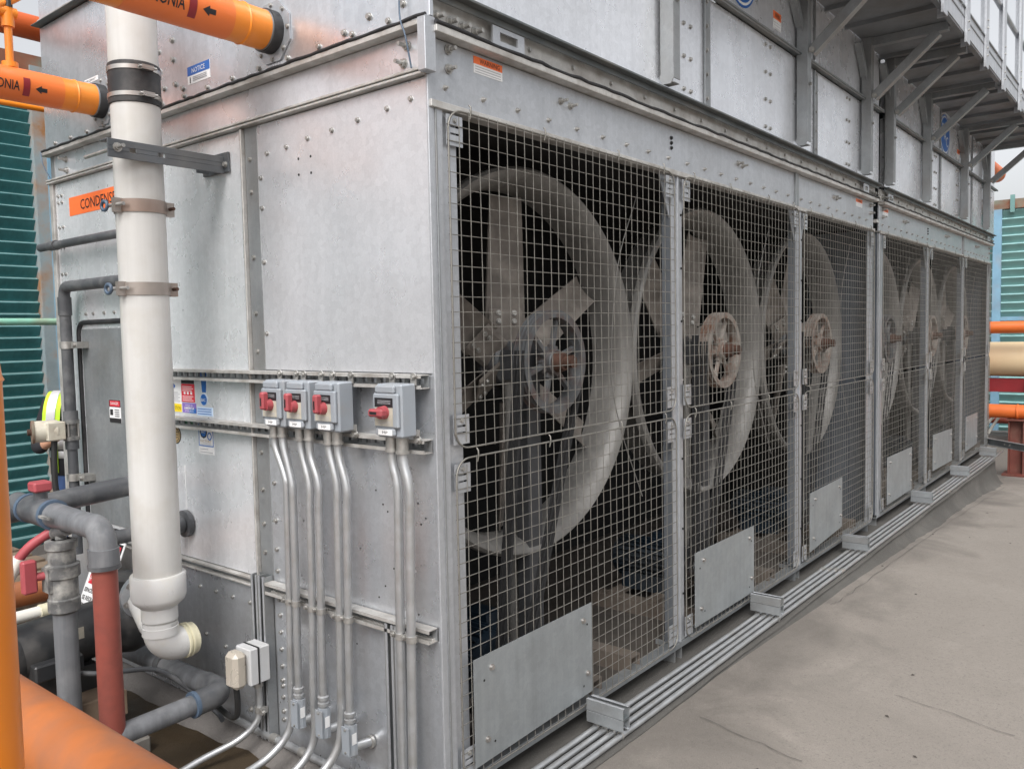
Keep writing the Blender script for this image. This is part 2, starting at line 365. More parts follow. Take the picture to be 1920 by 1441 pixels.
# flat curb top under unit + speckled strip on the end side
b = MB(); b.box((.0, .045, .15), (8.55, 2.5, .334), CURB)
tag(b.build('curb_top'), 'flat top of the curb below the machine', kind='structure')
b = MB(); n = 40; vs = []
for i in range(n + 1):
    y = -.14 + 2.75 * i / n; wv = .010 * sin(y * 9) + .006 * sin(y * 23)
    vs += [(.02, y, .343), (-.015, y, .340), (-.065 + wv, y, .322), (-.095 + wv * 1.6, y, .303), (-.10 + wv, y, .15)]
b.add(vs, [(i * 5 + j + 5, i * 5 + j + 6, i * 5 + j + 1, i * 5 + j) for i in range(n) for j in range(4)], SPECK, True)
tag(b.build('end_curb'), 'speckled grey curb edge along the foot of the end wall', kind='structure')
b = MB(); n = 24
vs = []
for i in range(n + 1):
    y = -.02 + 2.3 * i / n
    vs += [(-.06, y, .3005), (-.72 + .05 * sin(y * 5) + .03 * sin(y * 13), y, .3005)]
b.add(vs, [(i * 2, i * 2 + 1, i * 2 + 3, i * 2 + 2)[::-1] for i in range(n)], WETP)
tag(b.build('wet_patch'), 'dark brown wet algae patch on the roof below the pipes', kind='structure')
SEAMC = mat('roof_seam_tar', (.07, .065, .06), .8)
b = MB(); rn = random.Random(12)
for k in range(45):
    x = rn.uniform(.6, 6.5); y = -rn.uniform(.22, 1.6); a = rn.uniform(0, 6.3); l = rn.uniform(.004, .012); z = gz(x, y) + .003
    c_, s_ = cos(a) * l, sin(a) * l
    b.add([(x - c_, y - s_, z), (x + s_ * .4, y - c_ * .4, z + .003), (x + c_, y + s_, z + .001), (x - s_ * .4, y + c_ * .4, z)], [(0, 1, 2, 3)], PAN)
o = b.build('roof_debris'); o['label'] = 'scattered leaf bits and grit on the open roof'; o['kind'] = 'stuff'
# roof seams
def seam(name, pts, label):
    b = MB(); P = smoothpts([(x, y, gz(x, y) + .005) for x, y in pts], 5); vs = []
    for i, p in enumerate(P):
        p = p + V((.006 * sin(i * 1.3), .008 * sin(i * 2.9), 0)); t = (P[min(i + 1, len(P) - 1)] - P[max(i - 1, 0)]).normalized(); q = V((-t.y, t.x, 0)) * (.0011 + .0006 * sin(i * 2.1))
        vs += [p + q, p - q]
    b.add(vs, [(i * 2, i * 2 + 1, i * 2 + 3, i * 2 + 2) for i in range(len(P) - 1)], SEAMC)
    tag(b.build(name), label, kind='structure')
seam('roof_seam', [(2.62, -.25), (2.78, -.27), (3.5, -.275), (4.6, -.285), (6.0, -.30), (7.6, -.32)], 'long dark seam line beside the curb')
seam('roof_seam', [(1.04, -.29), (.99, -.51), (.95, -.69)], 'short seam crossing the roof in front')
seam('roof_seam', [(1.66, -.80), (1.63, -.96), (1.56, -1.21)], 'faint seam crossing the roof further on')

# ------------------------------------------------------------------ the two condenser units
unitA = thing('evaporative_condenser', (0, 0, .40), 'near half of the long galvanised fan-cooled condenser, ending at the white pipe', 'condenser', 'condenser units end to end')
unitB = thing('evaporative_condenser', (4.38, 0, .40), 'far half of the long galvanised condenser, by the orange pipes and beige tank', 'condenser', 'condenser units end to end')
FANX = (.73, 2.14, 3.55)
# shared meshes
def ring_mesh():
    b = MB(); b.lathe([(.636, .17), (.636, .12), (.638, .085), (.645, .05), (.660, .018), (.676, .004), (.691, .0), (.701, .010), (.703, .035), (.69, .035), (.672, .045), (.656, .075), (.648, .12), (.646, .17)], (0, 0, 0), (0, 1, 0), DUST, 72)
    return b.mesh('fan_cowl')
RING = ring_mesh()
def blade_mesh():
    b = MB(); n = 8; k = 6; top = []; bot = []
    for i in range(n + 1):
        t = i / n; r = .15 + .470 * t; ch = .150 - .02 * t; pitch = radians(38 - 14 * t)
        for j in range(k + 1):
            s_ = (j / k - .5); x = s_ * ch; cam_ = .018 * (1 - 4 * s_ * s_)
            X = x * cos(pitch) + cam_ * sin(pitch); Y = -x * sin(pitch) + cam_ * cos(pitch)
            top.append((X, Y - .003, r)); bot.append((X, Y + .003, r))
    m_ = k + 1; q = [(i * m_ + j, i * m_ + j + 1, (i + 1) * m_ + j + 1, (i + 1) * m_ + j) for i in range(n) for j in range(k)]
    b.add(top, q, BLADE, True); b.add(bot, [x[::-1] for x in q], BLADE, True)
    T = len(top); vs = top + bot; ed = []
    for i in range(n): ed += [(i * m_, (i + 1) * m_, T + (i + 1) * m_, T + i * m_), (i * m_ + k, T + i * m_ + k, T + (i + 1) * m_ + k, (i + 1) * m_ + k)]
    for j in range(k): ed += [(n * m_ + j, n * m_ + j + 1, T + n * m_ + j + 1, T + n * m_ + j)]
    b.add(vs, ed, BLADE)
    return b.mesh('blade')
BLD = blade_mesh()
def bracket_mesh():
    b = MB(); M = Matrix.Rotation(radians(-33), 4, 'Z')
    b.prism([(-.065, 0), (.065, 0), (.05, .006), (-.05, .006)], (0, -.012, .07), (0, -.012, .20), (0, -1, 0), BLADE)
    for z in (.155, .185):
        for x in (-.03, .03): b.bolt(V((x, -.02, z)), (0, -1, 0), .008, ZINC)
    for i in range(len(b.v)): b.v[i] = tuple(M @ V(b.v[i]))
    return b.mesh('blade_bracket')
BRK = bracket_mesh()
b = MB(); b.lathe([(.02, -.03), (.075, -.03), (.085, -.02), (.085, .03), (.10, .035), (.10, .05), (.02, .05)], (0, 0, 0), (0, 1, 0), PULLEY, 28); HUB = b.mesh('hub')
def pulley_parts(m, gro):
    b = MB(); pr = [(.158, 0), (.185, 0)]
    for g in range(gro):
        y = .003 + g * .017; pr += [(.185, y), (.172, y + .0055), (.172, y + .0095), (.185, y + .015)]
    e = .003 + gro * .017; pr += [(.185, e), (.158, e), (.152, e * .5)]
    b.lathe(pr, (0, 0, 0), (0, 1, 0), m, 56, close=True); rim = b.mesh('rim')
    b = MB(); b.prism([(-.011, -.007), (.011, -.007), (.007, .007), (-.007, .007)], (0, e / 2, .03), (0, e / 2, .158), (0, -1, 0), m)
    b.box((-.020, e / 2 - .009, .03), (.020, e / 2 + .009, .06), m); spoke = b.mesh('spoke')
    b = MB(); b.lathe([(.012, -.004), (.042, -.004), (.046, 0), (.046, e), (.03, e + .02), (.012, e + .02)], (0, 0, 0), (0, 1, 0), m, 28); boss = b.mesh('boss')
    return rim, spoke, boss, e
PUL_N = pulley_parts(PULLEY, 3); PUL_W = pulley_parts(PULLEYW, 3)
b = MB(); b.cyl((0, -.075, 0), (0, .30, 0), .021, RUST, 18); b.lathe([(.012, -.04), (.030, -.038), (.037, -.02), (.037, .0)], (0, 0, 0), (0, 1, 0), RUST, 18)
b.box((-.004, -.074, .02), (.004, -.04, .0245), RUST); SHAFT = b.mesh('shaft')
DW, DH = 1.335, .962
def wires_mesh():
    b = MB(); r = .0014; n = 31; pitch = DW / n; nz = 22; pz = DH / nz
    rn = random.Random(3)
    for i in range(1, n):
        x = i * pitch; o = rn.uniform(-.0015, .0015); e = .006 if .06 < x < DW - .06 else -.03
        b.tube([(x, -.0018, -e * .6), (x + o, -.0018 + rn.uniform(-.002, .002), DH * .5), (x, -.0018, DH + e * .6)], r, WIRE, 5, cap=False)
    for j in range(1, nz):
        z = j * pz; o = rn.uniform(-.0015, .0015)
        b.tube([(-.004, .0018, z), (DW * .33, .0018, z + o), (DW * .66, .0018, z - o), (DW + .004, .0018, z)], r, WIRE, 5, cap=False)
    return b.mesh('wire_grid')
WGRID = wires_mesh()
def frame_mesh():
    b = MB(); R_ = .055
    pts = arc((R_, 0, R_), (-1, 0, 0), (0, 0, -1), R_, 6) + arc((DW - R_, 0, R_), (0, 0, -1), (1, 0, 0), R_, 6) + arc((DW - R_, 0, DH - R_), (1, 0, 0), (0, 0, 1), R_, 6) + arc((R_, 0, DH - R_), (0, 0, 1), (-1, 0, 0), R_, 6)
    b.tube(pts, .0029, WIRE, 8, closed=True)
    for x, z, d in ((.09, DH, 1), (.45, DH, 1), (.9, DH, 1), (1.24, DH, 1)):
        b.tube([(x, -.002, z - .016), (x, -.007, z + .002), (x, -.006, z + .018), (x, .0, z + .024)], .0024, WIRE, 6)
    return b.mesh('door_frame')
WFRAME = frame_mesh()
def latch_mesh():
    b = MB()   # folded corner plate with two slots
    w, h = .066, .085
    b.box((0, .004, 0), (w, .007, .030), GALVF); b.box((0, .004, .036), (w, .007, .050), GALVF); b.box((0, .004, .056), (w, .007, h), GALVF)
    b.box((0, .0035, .030), (.014, .0068, .056), GALVF); b.box((w - .014, .0035, .030), (w, .0068, .056), GALVF)
    b.bolt((w * .5, .004, .070), (0, -1, 0), .006, ZINC)
    return b.mesh('corner_plate')
LATCH = latch_mesh()
def stiff(u, X0, x, z, k):
    d = bpy.data.objects.new('guard_door', WFRAME); COL.objects.link(d); d.parent = u
    d.location = V((x, -.016, z)) - wloc(u)
    inst('wire_grid', WGRID, d, kind='stuff')
    for cx, cz in ((-.002, .012), (DW - .064, .012), (-.002, DH - .10), (DW - .064, DH - .10)):
        inst('corner_plate', LATCH, d, (cx, 0, cz))
    return d
def bolts(u, pts, d, r=.0055, m=None, name='bolt_row', stud=0.):
    b = MB()
    for p in pts: b.bolt(p, d, r, m, stud)
    return b.build(name, u, kind='stuff')
def bigbolt(u, p, d, r=.011, stud=.02):
    b = MB(); b.bolt((0, 0, 0), d, r, ZINC, stud); me = b.mesh('bolt')
    o = bpy.data.objects.new('bolt', me); COL.objects.link(o); o.parent = u; o.location = V(p) - wloc(u); return o
BIGM = {}
def fan_bay(u, x, phase, worn):
    y0 = .20; zc = 1.635
    inst('fan_cowl', RING, u, V((x, y0, zc)) - wloc(u))
    f = inst('fan', HUB, u, V((x, .345, zc)) - wloc(u), (0, radians(phase), 0))
    for k in range(6):
        inst('blade', BLD, f, (0, 0, 0), (0, k * pi / 3, 0)); inst('blade_bracket', BRK, f, (0, 0, 0), (0, k * pi / 3, 0))
    rim, sp, boss, e = PUL_W if worn else PUL_N
    p = inst('pulley', boss, u, V((x, .105, zc + .005)) - wloc(u), (0, radians(phase * 1.7 + 10), 0))
    inst('rim', rim, p)
    for k in range(6): inst('spoke', sp, p, (0, 0, 0), (0, k * pi / 3, 0))
    inst('shaft', SHAFT, u, V((x, .105, zc + .005)) - wloc(u))
    b = MB(); b.box((x - .05, .205, .46), (x + .03, .215, zc + .08), COLUMN); b.box((x - .05, .215, .46), (x - .04, .26, zc + .08), COLUMN); b.box((x + .02, .215, .46), (x + .03, .26, zc + .08), COLUMN)
    b.box((x - .06, .185, zc - .06), (x + .06, .30, zc + .05), COLUMN)
    b.cyl((x - .03, .30, .5), (x - .03, .30, zc), .022, DUST, 10)
    b.build('bearing_support', u)
    # belts down to the motor sheave
    mx, mz = x - .25, .62; b = MB()
    for g in range(3):
        yy = .113 + g * .017
        for (pa, pb) in (((x - .178, zc + .05), (mx - .07, mz)), ((x + .176, zc - .05), (mx + .07, mz - .02))):
            b.bar((pa[0], yy, pa[1]), (pb[0], yy, pb[1]), .012, .008, BELT, up=(0, 1, 0))
    b.build('drive_belt', u)
    # motor with cooling fins
    b = MB(); my = .40; b.cyl((mx, .20, mz), (mx, .56, mz), .085, BLUEM, 20)
    for k in range(24):
        a = 2 * pi * k / 24; c, s_ = cos(a), sin(a)
        b.bar((mx + c * .092, .24, mz + s_ * .092), (mx + c * .092, .54, mz + s_ * .092), .004, .02, BLUEM, up=(c, 0, s_))
    b.cyl((mx, .14, mz), (mx, .20, mz), .02, PULLEY, 10); b.box((mx - .09, .26, mz - .14), (mx - .05, .5, mz - .06), BLUEM); b.box((mx + .05, .26, mz - .14), (mx + .09, .5, mz - .06), BLUEM)
    b.cyl((mx, .10, mz), (mx, .16, mz), .07, PULLEY, 24); b.box((mx + .06, .3, mz + .02), (mx + .15, .42, mz + .11), BLUEM)
    b.build('fan_motor', u)
    # frame rails under the motor
    b = MB()
    for dx in (-.42, .10, .38):
        b.box((x + dx - .035, .02, .46), (x + dx + .035, .60, .466), TAN); b.box((x + dx - .035, .02, .40), (x + dx - .030, .60, .46), TAN); b.box((x + dx + .03, .02, .40), (x + dx + .035, .60, .46), TAN)
    b.box((x - .45, .25, .466), (x - .05, .31, .485), TAN); b.box((x - .45, .46, .466), (x - .05, .52, .485), TAN)
    b.build('motor_rail', u)
    b = MB(); b.tube(smoothpts([(x + .60, .12, 2.30), (x + .46, .13, 2.0), (x + .42, .14, 1.6), (x + .47, .13, 1.35), (x + .62, .12, 1.05)], 6), .0022, DUST, 6)
    b.build('grease_line', u)

def unit(u, X, far):
    W = 4.24; o = 0
    def B(lo, hi, m, name, bev=.0015, **k):
        return MB().box((X + lo[0], lo[1], lo[2]), (X + hi[0], hi[1], hi[2]), m).build(name, u, bevel=bev, **k)
    # front header sheets
    for a, c in ((.0, 2.79), (2.80, W)):
        B((a, -.0, 2.385), (c, .012, 2.565), GALVF, 'header_sheet'); B((a, -.014, 2.372), (c, .03, 2.392), GALVS, 'header_lip')
    B((2.775, -.012, 2.392), (2.815, .0, 2.60), GALVD, 'splice_plate')
    B((0, -.040, 2.567), (W, .01, 2.585), GALVS, 'ledge_strip')
    B((0, -.010, 2.588), (W, .01, 2.672), GALVS, 'casing_foot')
    rn = random.Random(5)
    b = MB(); b.tube([(X + i * W / 80, -.037 + rn.uniform(-.002, .002), 2.592 + rn.uniform(-.003, .003)) for i in range(81)], .006, SEAL, 6); b.build('sealant_bead', u)
    B((0, -.062, 2.672), (W, -.03, 2.680), GALVT, 'casing_hem'); B((0, -.036, 2.652), (W, -.030, 2.672), GALVT, 'casing_hem')
    # upper casing sheets
    for a, c in ((.0, 1.655), (1.665, 3.0), (3.01, W)):
        for z0, z1 in ((2.685, 3.145), (3.19, 4.25)):
            B((a, -.032, z0), (c, .0, z1), GALV, 'casing_sheet', label=None)
    for a in (1.66, 3.005):
        B((a - .035, -.045, 2.685), (a - .029, -.032, 3.14), GALVD, 'casing_seam'); B((a - .035, -.037, 2.69), (a + .03, -.0325, 3.14), GALVD, 'casing_seam')
        B((a - .035, -.045, 3.195), (a - .029, -.032, 4.24), GALVD, 'casing_seam')
    B((0, -.070, 3.150), (W, -.03, 3.156), GALVT, 'belt_angle'); B((0, -.040, 3.156), (W, -.03, 3.185), GALVS, 'belt_angle')
    B((0, -.066, 3.146), (W, -.060, 3.166), GALVD, 'belt_angle')
    # top and back closure
    B((0.0, .02, 4.22), (W, 2.40, 4.25), GALVD, 'casing_top'); B((0, 2.36, .40), (W, 2.40, 4.22), GALVD, 'back_sheet')
    # posts of the fan section
    for a, c in ((1.425, 1.465), (2.835, 2.875)):
        b = MB(); b.box((X + a - .02, .004, .42), (X + c + .03, .010, 2.385), GALVF); b.box((X + a - .02, .010, .42), (X + a - .014, .05, 2.385), POSTS)
        b.box((X + a - .014, .044, .42), (X + c + .03, .05, 2.385), GALVD); b.box((X + a + .018, -.004, .42), (X + a + .030, .004, 2.385), GALVF); b.build('fan_post', u, bevel=.001)
        for q0, q1 in ((-.01, 0), (.05, .058)): MB().box((X + a + q0, .01, .334), (X + a + q1, .10, .42), GALVD).build('support_foot', u)
        for sgn in (-1, 1):
            b = MB(); e = X + (a - .022 if sgn < 0 else c + .032)
            b.add([(e, .012, 2.384), (e + sgn * .09, .012, 2.384), (e, .012, 2.20), (e, .017, 2.384), (e + sgn * .09, .017, 2.384), (e, .017, 2.20)], [(0, 1, 2), (5, 4, 3), (0, 3, 4, 1), (1, 4, 5, 2), (2, 5, 3, 0)], GALVF)
            b.bolt((e + sgn * .03, .012, 2.35), (0, -1, 0), .006)
            b.build('gusset', u)
        bolts(u, [(X + c + .02, .004, z) for z in (.62, .9, 1.2, 1.78, 2.0, 2.22)], (0, -1, 0), .004, SPOT, 'post_bolt')
    for a, s_ in ((0, 1), (W, -1)):
        b = MB(); e = X + a
        b.box((e, -.004, .40), (e + s_ * .052, .012, 2.384), GALVF); b.box((e + s_ * .052, .004, .40), (e + s_ * .115, .010, 2.384), GALVF)
        b.box((e + s_ * .02, -.008, .40), (e + s_ * .026, -.004, 2.384), GALVD)
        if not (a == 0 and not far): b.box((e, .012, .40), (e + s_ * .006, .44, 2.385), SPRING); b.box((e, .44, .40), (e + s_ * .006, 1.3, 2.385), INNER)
        b.build('corner_post', u, bevel=.001)
        b = MB(); b.box((e + s_ * .03, .012, .334), (e + s_ * .04, .10, .40), GALVD); b.build('support_foot', u)
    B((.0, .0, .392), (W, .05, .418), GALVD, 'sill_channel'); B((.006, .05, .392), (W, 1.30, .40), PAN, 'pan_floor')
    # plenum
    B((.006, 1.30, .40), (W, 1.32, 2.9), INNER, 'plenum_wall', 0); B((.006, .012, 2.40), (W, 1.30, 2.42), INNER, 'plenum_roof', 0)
    for i, fx in enumerate(FANX):
        fan_bay(u, X + fx, [2, 48 + 30, 20][i] if not far else [15, 40, 5][i], i > 0)
    # doors
    for x in (.062, 1.476, 2.886):
        stiff(u, X, X + x, 1.416, 0); stiff(u, X, X + x, .424, 0)
    # bolts
    pts = [(X + .07 + i * .163, 0, 2.437 + .0) for i in range(17)] + [(X + 2.87 + i * .15, 0, 2.437) for i in range(9)]
    bolts(u, pts, (0, -1, 0), .0065, name='header_bolt', stud=.006)
    pts = [(X + .45 + i * .24, -.010, 2.632) for i in range(15)]
    bolts(u, pts, (0, -1, 0), .007, name='foot_bolt')
    for px_ in (1.40,):
        bolts(u, [(X + px_, 0, z) for z in (2.52, 2.50, 2.48)], (0, -1, 0), .006, SPOT, 'header_bolt')
    for x, z in ((.63, 2.512), (.686, 2.507), (2.05, 2.512), (2.10, 2.507), (3.42, 2.512), (3.47, 2.507)):
        bigbolt(u, (X + x, 0, z), (0, -1, 0), .010, .02)
    for x, z in ((.03, 2.618), (.085, 2.618), (.137, 2.618), (.192, 2.618), (W - .03, 2.618), (W - .085, 2.618), (W - .14, 2.618)):
        bigbolt(u, (X + x, -.010, z), (0, -1, 0), .0125, .018)
    for x, z in ((.085, 2.545), (.085, 2.492), (W - .07, 2.54), (W - .07, 2.49)):
        bigbolt(u, (X + x, -.001, z), (0, -1, 0), .011, .018)
    pts = []
    for a in (1.45, 1.51, 2.30, 2.36, 3.55, 3.60):
        for z in (2.72, 2.85, 2.98, 3.11): pts.append((X + a, -.032, z))
    pts += [(X + a + .01, -.0375, z) for a in (1.64, 2.985) for z in (2.72, 2.82, 2.92, 3.02, 3.12)]
    bolts(u, pts, (0, -1, 0), .0075, name='casing_bolt')
    for lx in ((.245, .395) if not far else (.10, .22),) + ((W - .33, W - .22),):
        b = MB(); a, c = lx; zz0, zz1 = 2.597, 2.650; mx = (a + c) / 2; hw = (c - a) * .28; hh = .013
        b.box((X + a, -.034, zz0), (X + mx - hw, -.028, zz1), GALVF); b.box((X + mx + hw, -.034, zz0), (X + c, -.028, zz1), GALVF)
        b.box((X + mx - hw, -.034, zz0), (X + mx + hw, -.028, (zz0 + zz1) / 2 - hh), GALVF); b.box((X + mx - hw, -.034, (zz0 + zz1) / 2 + hh), (X + mx + hw, -.028, zz1), GALVF)
        b.build('lifting_lug', u)
unit(unitA, 0, False); unit(unitB, 4.38, True)
# end wall beyond (far end) and gap closers
MB().box((4.38 + 4.24, .02, .40), (4.38 + 4.25, 2.40, 4.22), GALV).build('end_sheet', unitB)
MB().box((4.255, .07, .30), (4.365, .09, 4.2), INNER).build('gap_closer', unitB)
MB().box((4.29, -.008, 2.44), (4.34, .07, 2.46), GALVS).build('gap_tie', unitB)

# cover plates wired to the lower guard doors
def cover(u, x0, x1, z0a, z1a, z0b, z1b, dirty):
    b = MB(); y = -.0225
    vs = [(x0, y, z0a), (x1, y, z0b), (x1, y, z1b), (x0, y, z1a)]; vs += [(p[0], y + .003, p[2]) for p in vs]
    b.add(vs, [(0, 1, 2, 3), (7, 6, 5, 4), (0, 4, 5, 1), (1, 5, 6, 2), (2, 6, 7, 3), (3, 7, 4, 0)], PLATE)
    p = b.build('cover_plate', u); b = MB()
    for x, z in ((x0 + .08, z1a - .045), (x1 - .055, z1b - .05), (x1 - .03, z0b + .075), (x0 + .055, z0a + .07)): b.bolt((x, y, z), (0, -1, 0), .0075, STEEL)
    for x, z in ((x0 + .045, z1a - .075), (x1 - .03, z1b - .07), (x1 - .055, z0b + .035), (x0 + .09, z0a + .05)): b.cyl((x, y, z), (x, y - .0008, z), .004, SPOT, 8)
    b.build('screw', p)
cover(unitA, .11, .74, .452, .782, .467, .787, 1)
cover(unitA, 1.548, 2.18, .456, .782, .453, .780, 0)
cover(unitA, 2.975, 3.542, .470, .806, .508, .815, 0)
cover(unitB, 4.555, 5.25, .461, .803, .464, .797, 0)
cover(unitB, 5.96, 6.71, .504, .812, .494, .790, 0)
cover(unitB, 7.33, 7.92, .495, .835, .510, .830, 0)

# ---- end wall of the near unit
def E(lo, hi, m, name, bev=.0015, label=None): return MB().box(lo, hi, m).build(name, unitA, bevel=bev, label=label)
E((.003, .012, .37), (.010, 2.40, 2.46), GALVD, 'end_backing')
E((-.001, .004, 1.637), (.003, .80, 2.455), GALVB, 'end_panel')
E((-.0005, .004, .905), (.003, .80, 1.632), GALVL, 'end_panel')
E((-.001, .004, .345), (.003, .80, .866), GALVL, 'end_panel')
E((-.001, .905, .905), (.003, 2.365, 2.455), GALVP, 'end_panel')
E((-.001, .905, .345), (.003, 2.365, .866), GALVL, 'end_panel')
E((-.014, .876, .345), (.003, .884, 2.455), GALVS, 'seam_flange'); E((-.004, .884, .345), (.003, .903, 2.455), GALVB, 'seam_flange')
E((.0, .802, .345), (.003, .874, 2.455), GALVD, 'seam_flange')
E((-.018, .905, .868), (.003, 2.36, .876), GALVS, 'joint_flange'); E((-.018, .905, .893), (.003, 2.36, .902), GALVS, 'joint_flange')
E((-.016, .02, .870), (.003, .80, .876), GALVS, 'joint_flange'); 
E((-.005, -.005, .345), (.012, .003, 2.46), GALVF, 'corner_angle'); E((-.012, 2.368, .345), (.012, 2.40, 2.46), GALVS, 'corner_angle')
# beam between fan section and casing
E((.002, .012, 2.478), (.010, 2.40, 2.583), GALVB, 'end_beam_web')
E((-.022, .0, 2.458), (.008, 2.41, 2.466), GALVS, 'end_beam_flange'); E((-.022, .0, 2.470), (.008, 2.41, 2.478), GALVS, 'end_beam_flange')
E((-.034, .0, 2.584), (.008, 2.42, 2.600), GALVS, 'end_beam_flange'); E((-.036, -.030, 2.46), (.006, -.001, 2.605), GALVF, 'corner_cap')
rn = random.Random(9)
b = MB(); b.tube([(-.032 + rn.uniform(-.002, .002), -.03 + i * 2.44 / 70, 2.605 + rn.uniform(-.002, .002)) for i in range(71)], .006, SEAL, 6); b.build('sealant_bead', unitA)
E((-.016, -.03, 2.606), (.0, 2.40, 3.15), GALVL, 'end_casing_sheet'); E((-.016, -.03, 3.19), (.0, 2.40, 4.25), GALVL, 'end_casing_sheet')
E((-.05, -.03, 3.155), (.0, 2.41, 3.160), GALVT, 'end_belt_angle'); E((-.022, -.03, 3.160), (.0, 2.41, 3.188), GALVS, 'end_belt_angle')
for y, z in ((.076, 2.551), (.091, 2.507), (2.243, 2.552), (2.238, 2.503)): bigbolt(unitA, (.002, y, z), (-1, 0, 0), .011, .024)
pts = [(-.001, y, z) for y, z in ((.065, 2.405), (.162, 2.395), (.29, 2.385), (.41, 2.375), (.53, 2.37), (.64, 2.36), (.745, 2.355))]
pts += [(-.001, .785, z) for z in (2.28, 2.18, 2.0, 1.76)] + [(0, .845, z) for z in (2.35, 2.24, 2.02, 1.83, 1.70, 1.35, 1.22, 1.1, 1.0)]
pts += [(-.001, .775, z) for z in (1.54, 1.38, 1.25, 1.12, 1.02, .945)] + [(-.001, .77, z) for z in (.845, .79, .73, .67, .61, .56, .54, .50, .45, .42)]
bolts(unitA, pts, (-1, 0, 0), .0065, name='end_bolt')
pts = [(-.001, y, z) for y in (2.30, 2.335) for z in (2.40, 2.37, 2.26, 2.17, 2.05, 1.95, 1.85, 1.6, 1.45, 1.25, 1.1, 1.0)]
pts += [(-.001, y, 1.865) for y in (2.12, 2.05, 1.95, 1.86)] + [(-.001, .95 + i * .11, .80) for i in range(4)] + [(-.001, y, z) for y, z in ((1.60, .62), (1.45, .60), (1.33, .585), (1.25, .62), (1.12, .60), (1.05, .56))]
bolts(unitA, pts, (-1, 0, 0), .006, name='end_bolt')
bolts(unitA, [(-.016, 2.30 - i * .155, 2.628 + .0) for i in range(15)], (-1, 0, 0), .0075, name='casing_bolt')
bolts(unitA, [(-.016, y, z) for y, z in ((.32, 2.64), (.21, 2.66), (1.38, 2.82), (1.28, 2.84), (1.38, 2.75), (1.28, 2.77), (1.35, 2.68), (1.27, 2.68), (1.22, 2.655), (.07, 2.66))], (-1, 0, 0), .0085, name='casing_bolt')
b = MB()
for y, z in ((.580, 2.314), (.518, 2.313), (.581, 2.264), (.518, 2.262)): b.cyl((-.0008, y, z), (-.0016, y, z), .0045, SPOT, 10)
for y, z in ((.26, 1.28), (.23, 1.24), (.21, 1.22), (.08, 1.26), (.05, 1.22), (.07, 1.2), (.19, 1.05), (.34, 1.09), (.62, 1.14), (.23, .99), (.09, .93), (.05, .90), (.26, .95), (.2, .70), (.37, .78), (.41, .45)): b.cyl((-.0004, y, z), (-.0016, y, z), .003, SPOT, 8)
b.build('drilled_hole', unitA, kind='stuff')
# access door
b = MB(); b.box((-.006, 1.62, .95), (-.001, 2.165, 1.80), GALVD)
d = b.build('access_door', unitA, bevel=.004)
b = MB(); Rr = .05; y0, y1, z0, z1 = 1.60, 2.19, .925, 1.828
pts = arc((-.006, y0 + Rr, z0 + Rr), (0, -1, 0), (0, 0, -1), Rr, 5) + arc((-.006, y1 - Rr, z0 + Rr), (0, 0, -1), (0, 1, 0), Rr, 5) + arc((-.006, y1 - Rr, z1 - Rr), (0, 1, 0), (0, 0, 1), Rr, 5) + arc((-.006, y0 + Rr, z1 - Rr), (0, 0, 1), (0, -1, 0), Rr, 5)
b.tube(pts, .011, RUBBER, 8, closed=True); b.build('gasket', d)
b = MB(); rn = random.Random(4); vs = []
for i in range(15):
    z = 1.262 - i * .0255; wd = .0018 + .0022 * rn.random() + (.004 if i in (0, 9) else 0); vs += [(-.0018, 1.352 + wd + .001 * sin(i), z), (-.0018, 1.352 - wd + .001 * sin(i), z)]
b.add(vs, [(2 * i, 2 * i + 1, 2 * i + 3, 2 * i + 2) for i in range(14)], WHITEP); b.build('lime_drip', unitA)
# coloured wire at the corner of the beam
b = MB(); b.tube(smoothpts([(-.03, .055, 2.95), (-.032, .06, 2.78), (-.036, .065, 2.63), (-.04, .04, 2.56), (-.03, .03, 2.475)], 5), .0025, BLUEC, 6); b.build('grounding_wire', unitA)
b = MB(); b.tube(smoothpts([(-.04, 2.40, 2.60), (-.045, 2.37, 2.54), (-.03, 2.34, 2.48)], 5), .0025, BLUEC, 6); b.build('grounding_wire', unitA)

# ---- stickers on the machine (reading direction: end wall -> -y, front -> +x)
def sticker(y0, y1, z0, z1, base, name, X=-.0022, lift=.0012):
    b = MB(); b.box((X, y1, z0), (X + lift, y0, z1), base); b._p = (y0, y1, z0, z1, X); return b
def T(b, txt, yl, z, size, m, wid=None, off=0.): b.text(txt, size, (b._p[4] - .0005, yl, z), (0, -1, 0), (0, 0, 1), m, wid, off)
def blk(b, yl, yr, z0, z1, m, k=.0005): b.box((b._p[4] - k, yr, z0), (b._p[4], yl, z1), m)
b = sticker(2.228, 1.74, 2.300, 2.380, ORP, 'c'); T(b, 'CONDENSER', 2.118, 2.318, .062, BLACKP, .50 * .72, .0004); b.build('condenser_label', unitA)
b = sticker(1.185, 1.04, 2.66, 2.722, WHITEP, 'n', -.0172); blk(b, 1.185, 1.04, 2.690, 2.722, BLUEP); b._p = (0, 0, 0, 0, -.0178)
T(b, 'NOTICE', 1.155, 2.697, .024, WHITEP, .085)
for k in range(3): blk(b, 1.15, 1.06, 2.680 - k * .006, 2.683 - k * .006, GREYP)
blk(b, 1.17, 1.165, 2.664, 2.684, BLACKP); b.build('notice_label', unitA)
for yy, zz in ((1.99, 2.82), (.80, 2.795)):
    b = sticker(yy, yy - .12, zz, zz + .018, WHITEP, 'r', -.0172); T(b, 'REFRIGERANT', yy - .004, zz + .004, .014, BLACKP, .10); b.build('refrigerant_label', unitA)
b = sticker(1.447, 1.355, 1.468, 1.600, WHITEP, 's'); blk(b, 1.447, 1.355, 1.468, 1.499, YELP); T(b, 'CAUTION', 1.432, 1.474, .022, BLACKP, .07)
